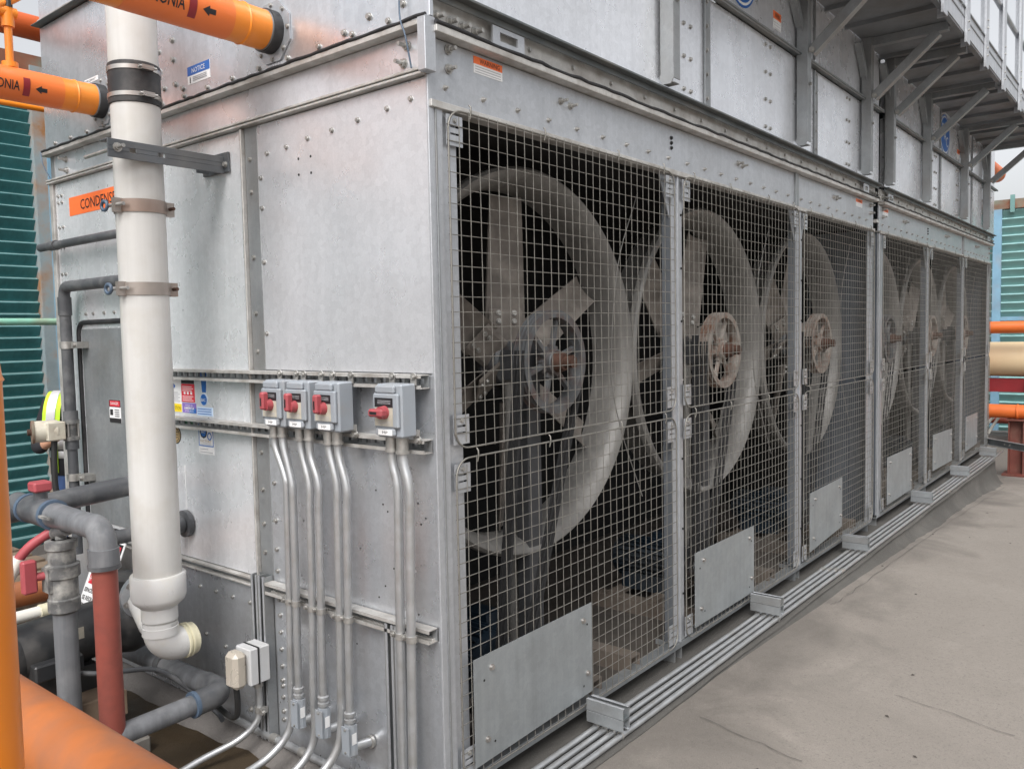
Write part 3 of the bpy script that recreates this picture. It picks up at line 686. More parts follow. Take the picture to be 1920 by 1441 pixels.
for k in range(9): blk(b, 1.437, 1.365 + .012 * (k % 3 == 2), 1.506 + k * .0045, 1.508 + k * .0045, GREYP)
b.add([(-.0028, 1.405, 1.557), (-.0028, 1.394, 1.567), (-.0028, 1.405, 1.577), (-.0028, 1.416, 1.567)], [(0, 1, 2, 3)], BLUEP); b.build('caution_label', unitA)
b = sticker(1.352, 1.260, 1.508, 1.577, REDP, 's')
for k in range(8):
    if k not in (3, 4): blk(b, 1.345, 1.268 + .01 * (k % 2), 1.513 + k * .0075, 1.5155 + k * .0075, WHITEP)
for q in (1.335, 1.312, 1.288): blk(b, q, q - .012, 1.537, 1.547, WHITEP)
b.build('red_instruction_label', unitA)
b = sticker(1.352, 1.262, 1.578, 1.594, BLACKP, 's'); b.build('black_label', unitA)
b = sticker(1.350, 1.252, 1.467, 1.504, PURP, 's'); blk(b, 1.30, 1.252, 1.467, 1.485, BLUEP); b._p = (0, 0, 0, 0, -.0028); T(b, 'MADE IN', 1.325, 1.493, .008, WHITEP, .05); T(b, 'AMERICA', 1.335, 1.480, .014, WHITEP, .07, .0003); T(b, 'STRONG', 1.33, 1.471, .008, WHITEP, .06); b.build('america_label', unitA)
b = MB(); b.prism([(0, 0)] * 0 or [(-.022, .0), (.022, .0), (.012, -.085), (-.012, -.085)], (-.0022, 1.194, 1.633), (-.001, 1.194, 1.633), (0, 0, 1), BLUEP)
b.cyl((-.0022, 1.197, 1.521), (-.001, 1.197, 1.521), .0235, LBLUE, 24); b.cyl((-.0030, 1.197, 1.521), (-.0022, 1.197, 1.521), .0205, BLUEP, 24); b._p = (0, 0, 0, 0, -.0032); T(b, 'BAC', 1.213, 1.514, .017, WHITEP, .031); b.build('exclamation_label', unitA)
b = sticker(1.247, 1.140, 1.460, 1.493, LBLUE, 's')
for k in range(3): blk(b, 1.242, 1.148, 1.466 + k * .009, 1.469 + k * .009, BLUEP)
b.build('blue_text_label', unitA)
b = MB(); b.cyl((-.0022, 1.407, 1.377), (-.001, 1.407, 1.377), .036, BLACKP, 28); b.cyl((-.0028, 1.407, 1.377), (-.0022, 1.407, 1.377), .031, GOLDP, 28); b.cyl((-.0032, 1.407, 1.377), (-.0028, 1.407, 1.377), .0265, BLACKP, 28); b.cyl((-.0036, 1.407, 1.377), (-.0032, 1.407, 1.377), .0235, GOLDP, 28)
b._p = (0, 0, 0, 0, -.0038)
for k in range(3): blk(b, 1.425, 1.389, 1.366 + k * .010, 1.369 + k * .010, BLACKP)
b.build('round_seal_label', unitA)
b = sticker(1.355, 1.275, 1.402, 1.434, WHITEP, 's'); blk(b, 1.351, 1.279, 1.406, 1.434, GREENP); b.build('green_label', unitA)
b = sticker(1.242, 1.143, 1.316, 1.430, WHITEP, 's')
blk(b, 1.242, 1.238, 1.35, 1.43, BLUEP); blk(b, 1.147, 1.143, 1.35, 1.43, BLUEP); blk(b, 1.242, 1.143, 1.346, 1.350, BLUEP)
b.cyl((-.0030, 1.208, 1.400), (-.0022, 1.208, 1.400), .025, BLACKP, 8); b.cyl((-.0036, 1.208, 1.400), (-.0030, 1.208, 1.400), .018, BLUEP, 20)
b.lathe([(.010, 0), (.015, 0), (.015, .0006), (.010, .0006)], (-.0026, 1.168, 1.385), (-1, 0, 0), BLUEP, 16); b._p = (0, 0, 0, 0, -.0038); T(b, 'BAC', 1.221, 1.395, .013, WHITEP, .026); b._p = (0, 0, 0, 0, -.0024)
T(b, 'FACTORY', 1.232, 1.361, .013, GOLDP, .075); T(b, 'AUTHORIZED', 1.232, 1.353, .008, GREYP, .075); blk(b, 1.235, 1.18, 1.334, 1.337, GREYP); blk(b, 1.235, 1.15, 1.323, 1.326, GREYP); b.build('factory_label', unitA)
b = sticker(1.933, 1.832, 1.399, 1.495, WHITEP, 's', -.0082); blk(b, 1.933, 1.832, 1.465, 1.495, BLACKP); blk(b, 1.927, 1.838, 1.468, 1.492, REDP, .0009); blk(b, 1.933, 1.832, 1.399, 1.418, BLACKP)
b._p = (0, 0, 0, 0, -.0092); T(b, 'DANGER', 1.918, 1.475, .017, WHITEP, .07); blk(b, 1.925, 1.90, 1.43, 1.455, BLACKP)
for k in range(4): blk(b, 1.885, 1.845, 1.425 + k * .009, 1.428 + k * .009, BLACKP)
b.build('danger_label', unitA)
def warn(u, x0, x1, z0, z1, Y=-.0012, bev=0):
    b = MB(); zm = z0 + (z1 - z0) * .55
    b.box((x0, Y, z0), (x1, Y + .0012, zm), WHITEP); b.box((x0, Y, zm), (x1, Y + .0012, z1), ORP)
    b.text('WARNING', (z1 - zm) * .9, (x0 + (x1 - x0) * .2, Y - .0005, zm + (z1 - zm) * .2), (1, 0, 0), (0, 0, 1), BLACKP, (x1 - x0) * .7)
    for k in range(3): b.box((x0 + .006, Y - .0004, z0 + .004 + k * (zm - z0) * .28), (x1 - .008, Y, z0 + .006 + k * (zm - z0) * .28), GREYP)
    b.build('warning_label', u)
warn(unitA, .194, .325, 2.508, 2.556); warn(unitA, 3.86, 3.99, 2.505, 2.553); warn(unitB, 4.47, 4.60, 2.505, 2.553)
warn(unitA, 2.40, 2.50, 3.215, 3.30, -.0335); warn(unitB, 6.70, 6.80, 3.215, 3.30, -.0335)
def logo(u, x, z, w_=.165, h_=.165):
    b = MB(); n = 40
    for (rr, y, m) in ((1., -.0335, BLUEP), (.93, -.0343, WHITEP), (.86, -.0351, BLUEP)):
        ring = [(x + cos(2 * pi * k / n) * w_ * rr, y, z + sin(2 * pi * k / n) * h_ * rr) for k in range(n)]
        b.add(ring, [tuple(range(n))], m)
    b.text('B', .12, (x - .115, -.0358, z + .0), (1, 0, 0), (0, 0, 1), WHITEP, .065); b.text('A', .12, (x - .045, -.0358, z - .045), (1, 0, 0), (0, 0, 1), WHITEP, .08); b.text('C', .12, (x + .04, -.0358, z - .09), (1, 0, 0), (0, 0, 1), WHITEP, .07)
    b.build('maker_emblem', u)
logo(unitA, 2.02, 3.37); logo(unitB, 6.20, 3.34, .19)

# ------------------------------------------------------------------ catwalk on brackets
cw = thing('catwalk', (4.4, -.3, 3.5), 'galvanised service walkway on diagonal brackets high on the long side', 'walkway')
BX = [1.235, 2.69, 3.81, 4.34, 5.39, 6.81, 7.92]
for i, x in enumerate(BX):
    b = MB(); zt = 3.52 if i else 3.6
    # channel: web + two flanges, chamfered bottom
    b.box((x, -.045, 2.72), (x + .055, -.040, zt), GALVD); b.prism([(-.03, 0), (.03, 0), (.03, -(zt - 2.705)), (.018, -(zt - 2.685)), (-.018, -(zt - 2.685)), (-.03, -(zt - 2.705))], (x, -.070, zt), (x + .004, -.070, zt), (0, 0, 1), GALVD)
    b.box((x + .004, -.100, 2.705), (x + .055, -.096, zt), GALVD); b.box((x + .004, -.098, 2.688), (x + .052, -.050, 2.692), GALVD)
    b.bolt((x + .03, -.104, 3.0), (0, -1, 0), .007); b.bolt((x + .03, -.104, 3.17), (0, -1, 0), .009)
    b.build('bracket_upright', cw, bevel=.001)
    b = MB(); b.prism([(-.024, -.018), (.024, -.018), (.024, -.012), (-.019, -.012), (-.019, .024), (-.024, .024)], (x + .045, -.10, 3.165), (x + .045, -.46, 3.475), (0, -.6, -.8), GALVD); b.bolt((x + .045 - .03, -.115, 3.165), (-1, 0, 0), .012)
    b.prism([(-.024, .024), (-.019, .024), (-.019, .027), (.024, .027), (.024, .032), (-.024, .032)], (x + .045, -.10, 3.165), (x + .045, -.46, 3.475), (0, -.6, -.8), GALVD)
    b.build('bracket_brace', cw, bevel=.001)
    b = MB(); b.bar((x + .05, -.045, 3.495), (x + .05, -.52, 3.495), .05, .05, GALVD); b.build('bracket_arm', cw, bevel=.001)
    b = MB(); b.bar((x + .04, -.075, 3.24), (x - .13, -.075, 3.46), .035, .006, GALVD, (0, 1, 0)); b.bar((x + .04, -.055, 3.24), (x - .13, -.055, 3.46), .006, .035, GALVD, (0, 1, 0)); b.build('knee_brace', cw)
xs_ = .95
for k in range(20):
    b = MB(); x0 = xs_ + k * .365
    b.box((x0, -.53, 3.522), (x0 + .364, -.034, 3.527), GRATE); b.box((x0, -.53, 3.498), (x0 + .004, -.034, 3.522), GRATE); b.box((x0 + .004, -.53, 3.498), (x0 + .020, -.034, 3.501), GRATE)
    b.build('deck_plank', cw)
b = MB(); b.box((.9, -.56, 3.49), (8.3, -.532, 3.494), GRATE); b.box((.9, -.56, 3.494), (8.3, -.555, 3.56), GALVF); b.build('edge_channel', cw)
for k in range(12):
    x0 = .92 + k * .61; b = MB()
    b.box((x0, -.566, 3.50), (x0 + .60, -.561, 3.585), GALVF); b.box((x0, -.570, 3.585), (x0 + .60, -.556, 3.592), GALVD); b.box((x0, -.566, 3.600), (x0 + .60, -.561, 3.640), GALVF); b.box((x0, -.575, 3.640), (x0 + .60, -.556, 3.648), GALVD); b.build('toe_board', cw)
for x in (1.7, 2.3, 2.87, 3.42, 4.05, 4.68, 5.38, 6.15, 6.9, 7.7):
    b = MB(); b.box((x, -.582, 3.44), (x + .095, -.576, 4.6), GALVF); b.box((x + .089, -.576, 3.44), (x + .095, -.53, 4.6), GALVF); b.box((x, -.576, 3.44), (x + .005, -.568, 4.6), GALVF)
    for z in (3.52, 3.57, 3.7, 3.75): b.bolt((x + .045, -.582, z), (0, -1, 0), .006)
    b.build('rail_post', cw)
for z in (4.05, 4.5):
    MB().cyl((.9, -.545, z), (8.3, -.545, z), .019, GALVF, 12).build('handrail', cw)
MB().cyl((8.28, -.545, 4.05), (8.28, -.06, 4.05), .019, GALVF, 12).build('handrail', cw)

# ------------------------------------------------------------------ struts on the end wall
def strut_h(name, y0, y1, z0, label, x=-.004, holes=True):
    H, D = .040, .036; b = MB(); x1 = x - D
    b.box((x1, y0, z0), (x, y1, z0 + .003), GALVS); b.box((x1, y0, z0 + H - .003), (x, y1, z0 + H), GALVS)
    b.box((x1, y0, z0 + .003), (x1 + .003, y1, z0 + .010), GALVS); b.box((x1, y0, z0 + H - .010), (x1 + .003, y1, z0 + H - .003), GALVS)
    b.box((x - .003, y0, z0 + .003), (x, y1, z0 + .012), GALVD); b.box((x - .003, y0, z0 + H - .012), (x, y1, z0 + H - .003), GALVD)
    y = y0
    while y < y1 - .02: b.box((x - .003, y, z0 + .012), (x, min(y + .018, y1), z0 + H - .012), GALVD); y += .040
    o = b.build(name); tag(o, label, 'strut channel', 'strut channels on the end wall'); return o
strut_h('strut_channel', .018, 1.50, 1.595, 'topmost horizontal strut channel, which the grey switch boxes hang from')
strut_h('strut_channel', .012, 1.50, 1.412, 'horizontal strut channel crossing behind the bottoms of the switch boxes')
strut_h('strut_channel', .012, .800, .868, 'lower horizontal strut channel clamping the vertical conduits')
def strut_v(y0, z0, z1, label, x=-.004):
    b = MB(); D = .036
    for k in range(2):
        xa = x - k * .0
        ya = y0 + k * .041
        b.box((x - D, ya, z0), (x, ya + .003, z1), GALVD); b.box((x - D, ya + .036, z0), (x, ya + .039, z1), GALVD); b.box((x - .003, ya + .003, z0), (x, ya + .036, z1), GALVT)
        b.box((x - D, ya + .003, z0), (x - D + .003, ya + .012, z1), GALVF); b.box((x - D, ya + .027, z0), (x - D + .003, ya + .036, z1), GALVF)
    o = b.build('upright_strut_channel'); tag(o, label, 'strut channel', 'upright strut channels on the end wall')
strut_v(.803, .345, .925, 'double upright strut channel behind the small outlet box')
strut_v(.118, .345, .893, 'double upright strut channel behind the pair of conduits near the corner')
# ------------------------------------------------------------------ switch boxes
def switch(y0, z0, label, flat):
    w_, h_ = .103, .150; x0, x1 = -.042, -.100
    t = thing('safety_switch', (x0, y0 + w_ / 2, z0), label, 'switch', 'grey safety switches with red handles')
    b = MB(); b.box((x1, y0, z0), (x0, y0 + w_, z0 + h_), BOXG); b.build('enclosure', t, bevel=.005)
    b = MB(); b.box((x1 - .012, y0 + .004, z0 + .028), (x1 + .001, y0 + w_ + .002, z0 + h_ - .026), BOXG)
    b.box((x1 - .011, y0 + .020, z0 + .006), (x1 + .001, y0 + w_ - .006, z0 + .028), BOXG); b.box((x1 - .011, y0 + .020, z0 + h_ - .026), (x1 + .001, y0 + w_ - .006, z0 + h_ - .004), BOXG); b.build('cover', t, bevel=.004)
    X = x1 - .0125
    b = MB(); b.box((X - .0006, y0 + .022, z0 + .086), (X, y0 + w_ - .008, z0 + .112), BLACKP); b.box((X - .0006, y0 + .022, z0 + .034), (X, y0 + w_ - .008, z0 + .085), BEIGEP)
    for k in range(3): b.box((X - .0010, y0 + .030, z0 + .096 + k * .004), (X - .0006, y0 + w_ - .02, z0 + .0972 + k * .004), GREYP)
    for k in range(3): b.box((X - .0010, y0 + .030, z0 + .038 + k * .004), (X - .0006, y0 + w_ - .02, z0 + .0392 + k * .004), GREYP)
    b.build('rating_label', t)
    b = MB(); b.box((x1 - .0118, y0 + .028, z0 + .008), (x1 - .011, y0 + w_ - .018, z0 + .024), WHITEP); b.text('MP', .011, (x1 - .0122, y0 + w_ - .035, z0 + .012), (0, -1, 0), (0, 0, 1), BLACKP, .022); b.build('name_label', t)
    cy, cz = y0 + .055, z0 + .072
    b = MB(); b.cyl((X, cy, cz), (X - .020, cy, cz), .019, REDH, 22, .017)
    if flat: b.box((X - .034, cy - .022, cz - .011), (X - .010, cy + .034, cz + .011), REDH)
    else: b.box((X - .034, cy - .009, cz - .014), (X - .010, cy + .012, cz + .042), REDH)
    b.build('handle', t, bevel=.005)
    if flat: MB().box((X - .0345, cy - .004, cz - .004), (X - .0338, cy + .024, cz + .004), BLACKP).build('handle_slot', t)
    else: MB().box((X - .0345, cy - .002, cz - .002), (X - .0338, cy + .005, cz + .024), BLACKP).build('handle_slot', t)
    for yy in (y0 + .008, y0 + w_ - .008):
        b = MB(); b.box((x0 - .004, yy - .010, z0 + h_ - .006), (x0, yy + .010, z0 + h_ + .020), ZINC); b.cyl((x0 - .004, yy, z0 + h_ + .018), (x0 + .0, yy, z0 + h_ + .018), .011, ZINC, 16); b.bolt((x0 - .004, yy, z0 + h_ + .016), (-1, 0, 0), .006); b.build('mounting_tab', t)
    b = MB(); b.box((x0 - .004, y0 - .010, z0 - .012), (x0, y0 + .012, z0 + .02), ZINC); b.cyl((x0 - .004, y0 - .006, z0 - .010), (x0, y0 - .006, z0 - .010), .011, ZINC, 16); b.bolt((x0 - .004, y0 - .006, z0 - .010), (-1, 0, 0), .006); b.build('mounting_tab', t)
switch(.567, 1.462, 'leftmost grey safety switch in the row, red handle upright, just left of the panel seam', False)
switch(.441, 1.462, 'second grey safety switch from the left, red handle upright, between two neighbours', False)
switch(.300, 1.462, 'third grey safety switch, red handle upright, right-hand one of the close trio', False)
switch(.033, 1.462, 'grey safety switch set apart near the corner with its red handle turned sideways', True)
# ------------------------------------------------------------------ upright conduits
def clamp(b, x, y, z, r):
    b.cyl((x, y, z - .009), (x, y, z + .009), r + .003, ZINC, 16)
    b.box((x - .004, y + r, z - .009), (x + .004, y + r + .022, z + .009), ZINC); b.bolt((x - .006, y + r + .013, z), (-1, 0, 0), .006)
def conduit(key, pts, label, fit=None, r=.0125):
    P = [V((p[0], p[1], p[2])) for p in pts]
    t = thing('conduit', P[-1], label, 'conduit', 'upright conduits on the end wall')
    b = MB(); b.tube(smoothpts(P, 6), r, CONDUIT, 14); b.build('tube', t)
    b = MB(); b.cyl(P[0] + V((0, 0, .03)), P[0] + V((0, 0, -.012)), r * 1.32, ZINC, 8); b.cyl(P[0] + V((0, 0, -.012)), P[0] + V((0, 0, -.02)), r * 1.5, ZINC, 14); b.build('connector', t)
    b = MB(); clamp(b, -.07 if True else 0, [p for p in P if abs(p.z - .89) < .12][0].y if [p for p in P if abs(p.z - .89) < .12] else P[-1].y, .887, r); b.build('pipe_clamp', t)
    if fit:
        y, z = P[-1].y, P[-1].z
        b = MB()
        for k in range(2): b.lathe([(r, 0), (r * 1.45, -.003), (r * 1.45, -.013), (r, -.017)], (P[-1].x, y, z - k * .020 + .01), (0, 0, 1), CONDUIT, 16)
        b.cyl((P[-1].x, y, z - .03), (P[-1].x, y, z + .01), r * 1.1, CONDUIT, 14); b.build('coupling', t)
        b = MB(); b.prism([(-.018, -.012), (.018, -.012), (.018, .0), (.010, .0165), (-.010, .0165), (-.018, .0)], (P[-1].x, y, z - .03), (P[-1].x, y, z - .125), (-1, 0, 0), BOXG); b.cyl((P[-1].x, y, z - .105), (-.004, y - .02, z - .105), .0145, CONDUIT, 14)
        b.cyl((-.012, y - .02, z - .105), (-.004, y - .02, z - .105), .020, ZINC, 16)
        b.box((P[-1].x - .010, y - .0186, z - .09), (P[-1].x + .008, y - .0180, z - .055), WHITEP); b.build('conduit_body', t, bevel=.004)
        b = MB(); b.prism([(-.017, 0), (.017, 0), (.017, .004), (-.017, .004)], (P[-1].x - .0175, y, z - .034), (P[-1].x - .0175, y, z - .121), (-1, 0, 0), BOXG); b.bolt((P[-1].x - .0215, y, z - .042), (-1, 0, 0), .003); b.bolt((P[-1].x - .0215, y, z - .113), (-1, 0, 0), .003); b.build('body_cover', t)
x = -.07
conduit('a', [(x, .664, 1.444), (x, .662, 1.39), (x, .616, 1.298), (x, .611, 1.23), (x, .618, .87), (x, .628, .60), (x, .628, .50), (x - .02, .64, .43), (x - .09, .66, .375), (x - .22, .68, .345)], 'leftmost upright conduit, from the first switch, curving away at the bottom')
conduit('b', [(x, .621, 1.447), (x, .617, 1.395), (x, .583, 1.289), (x, .579, 1.215), (x, .583, .87), (x, .587, .60)], 'second conduit from the left, ending in a grey elbow fitting', 1)
conduit('c', [(x, .529, 1.442), (x, .525, 1.385), (x, .492, 1.286), (x, .493, 1.2), (x, .499, .887), (x, .510, .62), (x, .508, .49), (x - .02, .515, .42), (x - .09, .53, .365), (x - .22, .55, .335)], 'left conduit of the second switch, curving away over the curb')
conduit('d', [(x, .483, 1.445), (x, .481, 1.378), (x, .446, 1.291), (x, .448, 1.2), (x, .455, .895), (x, .460, .605)], 'right conduit of the second switch, ending in a grey elbow fitting', 1)
conduit('e', [(x, .387, 1.439), (x, .386, 1.395), (x, .357, 1.30), (x, .358, 1.2), (x, .363, .914), (x, .371, .659), (x, .372, .56), (x - .015, .38, .47), (x - .08, .40, .40), (x - .22, .43, .35)], 'left conduit of the third switch, sweeping out to the left at the bottom', r=.0135)
conduit('f', [(x, .347, 1.442), (x, .344, 1.389), (x, .312, 1.294), (x, .316, 1.2), (x, .324, .921), (x, .332, .588)], 'right conduit of the third switch with a white tag, ending in an elbow fitting', 1)
conduit('g', [(x, .108, 1.438), (x, .107, 1.386), (x, .089, 1.317), (x, .090, 1.2), (x, .095, .966), (x, .101, .49), (x, .103, .30)], 'left conduit of the pair under the sideways-handled switch', r=.0135)
conduit('h', [(x, .065, 1.435), (x, .062, 1.39), (x, .042, 1.312), (x, .045, 1.2), (x, .050, .975), (x, .060, .50), (x, .063, .30)], 'rightmost upright conduit, nearest the fan-side corner', r=.0135)
# conduit along the foot of the end wall
b = MB(); b.tube([(-.035, 1.12, .362), (-.035, .80, .362), (-.035, .02, .358)], .0125, CONDUIT, 12)
for y in (.78, .62): b.cyl((-.035, y - .015, .362), (-.035, y + .015, .362), .016, ZINC, 12)
tag(b.build('foot_conduit'), 'horizontal conduit lying along the foot of the end wall', 'conduit')
# ------------------------------------------------------------------ outlet box with clear cover
t = thing('outlet_box', (-.05, .80, .60), 'small grey outlet box with a cloudy clear cover at the foot of the end wall', 'outlet box')
MB().box((-.085, .780, .575), (-.042, .865, .700), JBOX).build('box_body', t, bevel=.004)
MB().box((-.088, .778, .573), (-.085, .867, .702), BLACKC).build('gasket', t)
MB().box((-.120, .780, .575), (-.088, .865, .700), JBOX).build('cover_frame', t, bevel=.003)
MB().box((-.172, .792, .570), (-.120, .860, .695), CLEAR).build('clear_cover', t, bevel=.014)
b = MB(); b.tube(smoothpts([(-.062, .825, .58), (-.062, .825, .47), (-.075, .83, .42), (-.13, .86, .37), (-.26, .90, .335), (-.5, .93, .28)], 6), .0115, CONDUIT, 12); b.cyl((-.062, .825, .545), (-.062, .825, .575), .017, ZINC, 10); b.build('feed_conduit', t)
b = MB(); b.cyl((-.062, .825, .455), (-.062, .825, .475), .0165, ZINC, 14); b.box((-.075, .80, .455), (-.045, .81, .475), ZINC); b.bolt((-.08, .845, .465), (-1, 0, 0), .008); b.bolt((-.07, .79, .465), (-1, 0, 0), .008); b.build('conduit_clamp', t)
b = MB(); b.tube(smoothpts([(-.14, .84, .575), (-.13, .85, .50), (-.12, .88, .445), (-.11, .96, .43), (-.08, 1.2, .45), (-.08, 1.6, .50), (-.2, 1.75, .56)], 6), .010, BLACKC, 10); b.build('power_cord', t)

# ------------------------------------------------------------------ conduits and strut brackets along the long side
gl = ['innermost', 'second', 'third', 'outermost']
for k in range(4):
    y = -.055 - k * .033; z = .3515; P = [(-.6, y, z - .01), (.2, y, z)] + [(i * .9, y + .002 * sin(i * 1.7 + k), z + .0015 * sin(i * 2.3 + k)) for i in range(1, 10)] + [(8.6, y, z)]
    b = MB(); b.tube(P, .0105, CONDUIT, 12)
    for xc in (3.05, 5.85): b.cyl((xc + k * .015, y, z), (xc + .05 + k * .015, y, z), .0132, ZINC, 12)
    tag(b.build('roof_conduit'), {0: 'conduit of the four on the curb that runs closest to the fan guards', 1: 'second conduit out from the fan guards, on the curb', 2: 'third conduit out from the fan guards, on the curb', 3: 'conduit of the four on the curb that runs closest to the open roof'}[k], 'conduit', 'conduits running along the curb')
bl = ['nearest double strut bracket over the curb conduits, by the first cover plate', 'double strut bracket over the curb conduits, at the second cover plate', 'double strut bracket over the curb conduits, at the third cover plate', 'double strut bracket over the curb conduits, first one beyond the gap between the two units', 'double strut bracket over the curb conduits, second beyond the unit gap', 'farthest double strut bracket, at the end of the curb by the maroon post']
for k, bx in enumerate((.69, 2.12, 3.53, 5.20, 6.62, 8.02)):
    t = thing('strut_bracket', (bx, -.05, .33), bl[k], 'strut bracket', 'strut brackets over the curb conduits')
    x1 = bx + .044; y0, y1 = -.178, -.028
    for nm, z0 in (('upper_strut', .418), ('lower_strut', .376)):
        b = MB(); z1 = z0 + .040
        b.box((bx, y0, z0), (bx + .003, y1, z1), GALVD); b.box((x1 - .003, y0, z0), (x1, y1, z1), GALVD)
        b.box((bx + .003, y0, z0), (x1 - .003, y1, z0 + .003), GALVT) if nm == 'upper_strut' else b.box((bx + .003, y0, z1 - .003), (x1 - .003, y1, z1), GALVT)
        e = z1 if nm == 'upper_strut' else z0 + .003
        b.box((bx + .003, y0, e - .003), (bx + .012, y1, e), GALVF); b.box((x1 - .012, y0, e - .003), (x1 - .003, y1, e), GALVF)
        b.build(nm, t, bevel=.0008)
    b = MB()
    for q in range(4):
        y = -.055 - q * .033; b.tube([(bx + .022, y + cos(a) * .0125, .3515 + sin(a) * .0125) for a in [i * pi / 6 for i in range(13)]], .003, ZINC, 5)
    b.build('pipe_strap', t)

# ------------------------------------------------------------------ white PVC down pipe
px_, py_ = -.265, 1.09; r = .0775
t = thing('drain_pipe', (px_, py_, .7), 'tall white plastic down pipe with black rubber coupling in front of the end wall', 'pipe')
b = MB(); b.cyl((px_, py_, 2.575), (px_, py_, 3.6), r, PVC, 40); b.build('upper_pipe', t)
b = MB(); b.cyl((px_, py_, .93), (px_, py_, 2.60), r, PVC, 40); b.build('lower_pipe', t)
b = MB(); b.lathe([(r, -.002), (r + .004, 0), (r + .0045, .012), (r + .0035, .03), (r + .0035, .09), (r + .0045, .11), (r + .004, .128), (r, .131)], (px_, py_, 2.518), (0, 0, 1), RUBBER, 40); b.build('rubber_coupling', t)
for z in (2.535, 2.620):
    b = MB(); b.lathe([(r + .004, 0), (r + .0065, .0005), (r + .0065, .014), (r + .004, .0145)], (px_, py_, z), (0, 0, 1), STEEL, 40); b.box((px_ - .02, py_ - r - .016, z), (px_ + .02, py_ - r - .005, z + .015), STEEL); b.cyl((px_ - .03, py_ - r - .012, z + .008), (px_ + .03, py_ - r - .012, z + .008), .0045, STEEL, 8); b.build('hose_clamp', t)
b = MB(); b.lathe([(r, .075), (r + .010, .075), (r + .013, .07), (r + .012, -.004), (r + .006, -.018), (r - .010, -.033), (r - .018, -.04), (r - .018, -.085), (r - .024, -.086)], (px_, py_, .873), (0, 0, 1), PVCB, 40); b.build('reducer', t)
b = MB(); r3 = .056; b.cyl((px_, py_, .755), (px_, py_, .80), r3 - .004, PVC, 32)
R_ = .062; pts = [(px_, py_, .80 - .02), (px_, py_, .748)] + arc((px_ + R_, py_, .748), (-1, 0, 0), (0, 0, -1), R_, 10) + [(px_ + R_ + .02, py_, .748 - R_)]
b.tube(pts, [r3 + .001] * 2 + [r3 + .001] * 11 + [r3], PVCB, 32)
b.lathe([(r3, 0), (r3 + .004, .001), (r3 + .004, .03), (r3, .031)], (px_, py_, .735), (0, 0, 1), PVCB, 32); b.build('elbow', t)
b = MB()
for k in range(2): b.lathe([(r3, 0), (r3 + .005, .003), (r3 + .005, .010), (r3, .013)], (px_ + R_ + .012 + k * .014, py_, .748 - R_), (1, 0, 0), PVCY, 28)
b.lathe([(r3, 0), (r3, .045), (r3 - .01, .052), (0, .053)], (px_ + R_ + .01, py_, .748 - R_), (1, 0, 0), PVCY, 28); b.tube([(px_ + .05, py_ + .02, .69), (px_ + .05, py_ + .16, .72), (px_ + .06, py_ + .26, .79)], .045, PVCB, 22); b.build('threaded_stub', t)
for z, nm in ((2.165, 0), (1.895, 1)):
    t2 = thing('pipe_band_clamp', (px_, py_, z), ['upper', 'lower'][nm] + ' steel band clamped round the white down pipe' + [', under the orange label', ', below the small dark valve pipe'][nm], 'clamp', 'steel bands on the white pipe')
    b = MB(); b.lathe([(r + .001, 0), (r + .0045, 0), (r + .0045, .042), (r + .001, .042)], (px_, py_, z), (0, 0, 1), STEELB, 40, close=True); b.build('band', t2)
    for s_, yy in ((-1, .06), (1, -.045)):
        ax_ = px_ + s_ * (r + .008); b = MB(); b.box((ax_ - .016, py_ - .03 - .004 * s_, z - .002), (ax_ + .016, py_ - .01, z + .044), STEELB); b.build('ear', t2)
        b = MB()
        if s_ < 0: b.cyl((ax_ - .015, py_ + .02, z + .022), (ax_ + .0, py_ - .06, z + .022), .006, ZINC, 8); b.tube([(ax_ - .02, py_ + .03 + cos(a) * .02, z + .022 + sin(a) * .015) for a in [i * pi / 6 for i in range(12)]], .006, BLUEC, 6, closed=True)
        else: b.cyl((ax_, py_ - .06, z + .022), (ax_, py_ + .02, z + .022), .006, RUST, 8)
        b.build('clamp_bolt', t2)
# steel arm from wall to pipe
t = thing('pipe_support_arm', (0, 1.03, 2.37), 'dark slotted steel angle arm holding the white down pipe off the wall', 'bracket')
b = MB(); y = .985
prof = [(-.42, 2.328), (-.005, 2.328), (-.005, 2.388), (-.42, 2.388)]
def holed(b, x0, x1, z0, z1, y0, y1, holes, m):
    xs2 = [x0]; hz0, hz1 = z0 + .022, z1 - .022
    b.box((x0, y0, z0), (x1, y1, hz0), m); b.box((x0, y0, hz1), (x1, y1, z1), m); c = x0
    for a, e in holes: b.box((c, y0, hz0), (a, y1, hz1), m); c = e
    b.box((c, y0, hz0), (x1, y1, hz1), m)
holed(b, -.415, -.012, 2.320, 2.378, y, y + .005, [(-.345, -.325), (-.25, -.225)], DKANG); b.box((-.415, y + .005, 2.373), (-.012, y + .055, 2.378), DKANG); b.build('angle_bar', t, bevel=.001)
b = MB(); b.box((-.012, .96, 2.325), (-.004, 1.12, 2.392), DKANG); b.box((-.06, 1.08, 2.33), (-.012, 1.085, 2.38), DKANG); b.bolt((-.012, 1.10, 2.36), (-1, 0, 0), .008); b.bolt((-.012, .975, 2.35), (-1, 0, 0), .008); b.build('wall_plate', t)
b = MB(); b.bolt((-.385, y, 2.352), (0, -1, 0), .011, ZINC, .03); b.cyl((-.385, y, 2.352), (-.385, y + .22, 2.352), .006, ZINC, 8); b.build('arm_bolt', t)

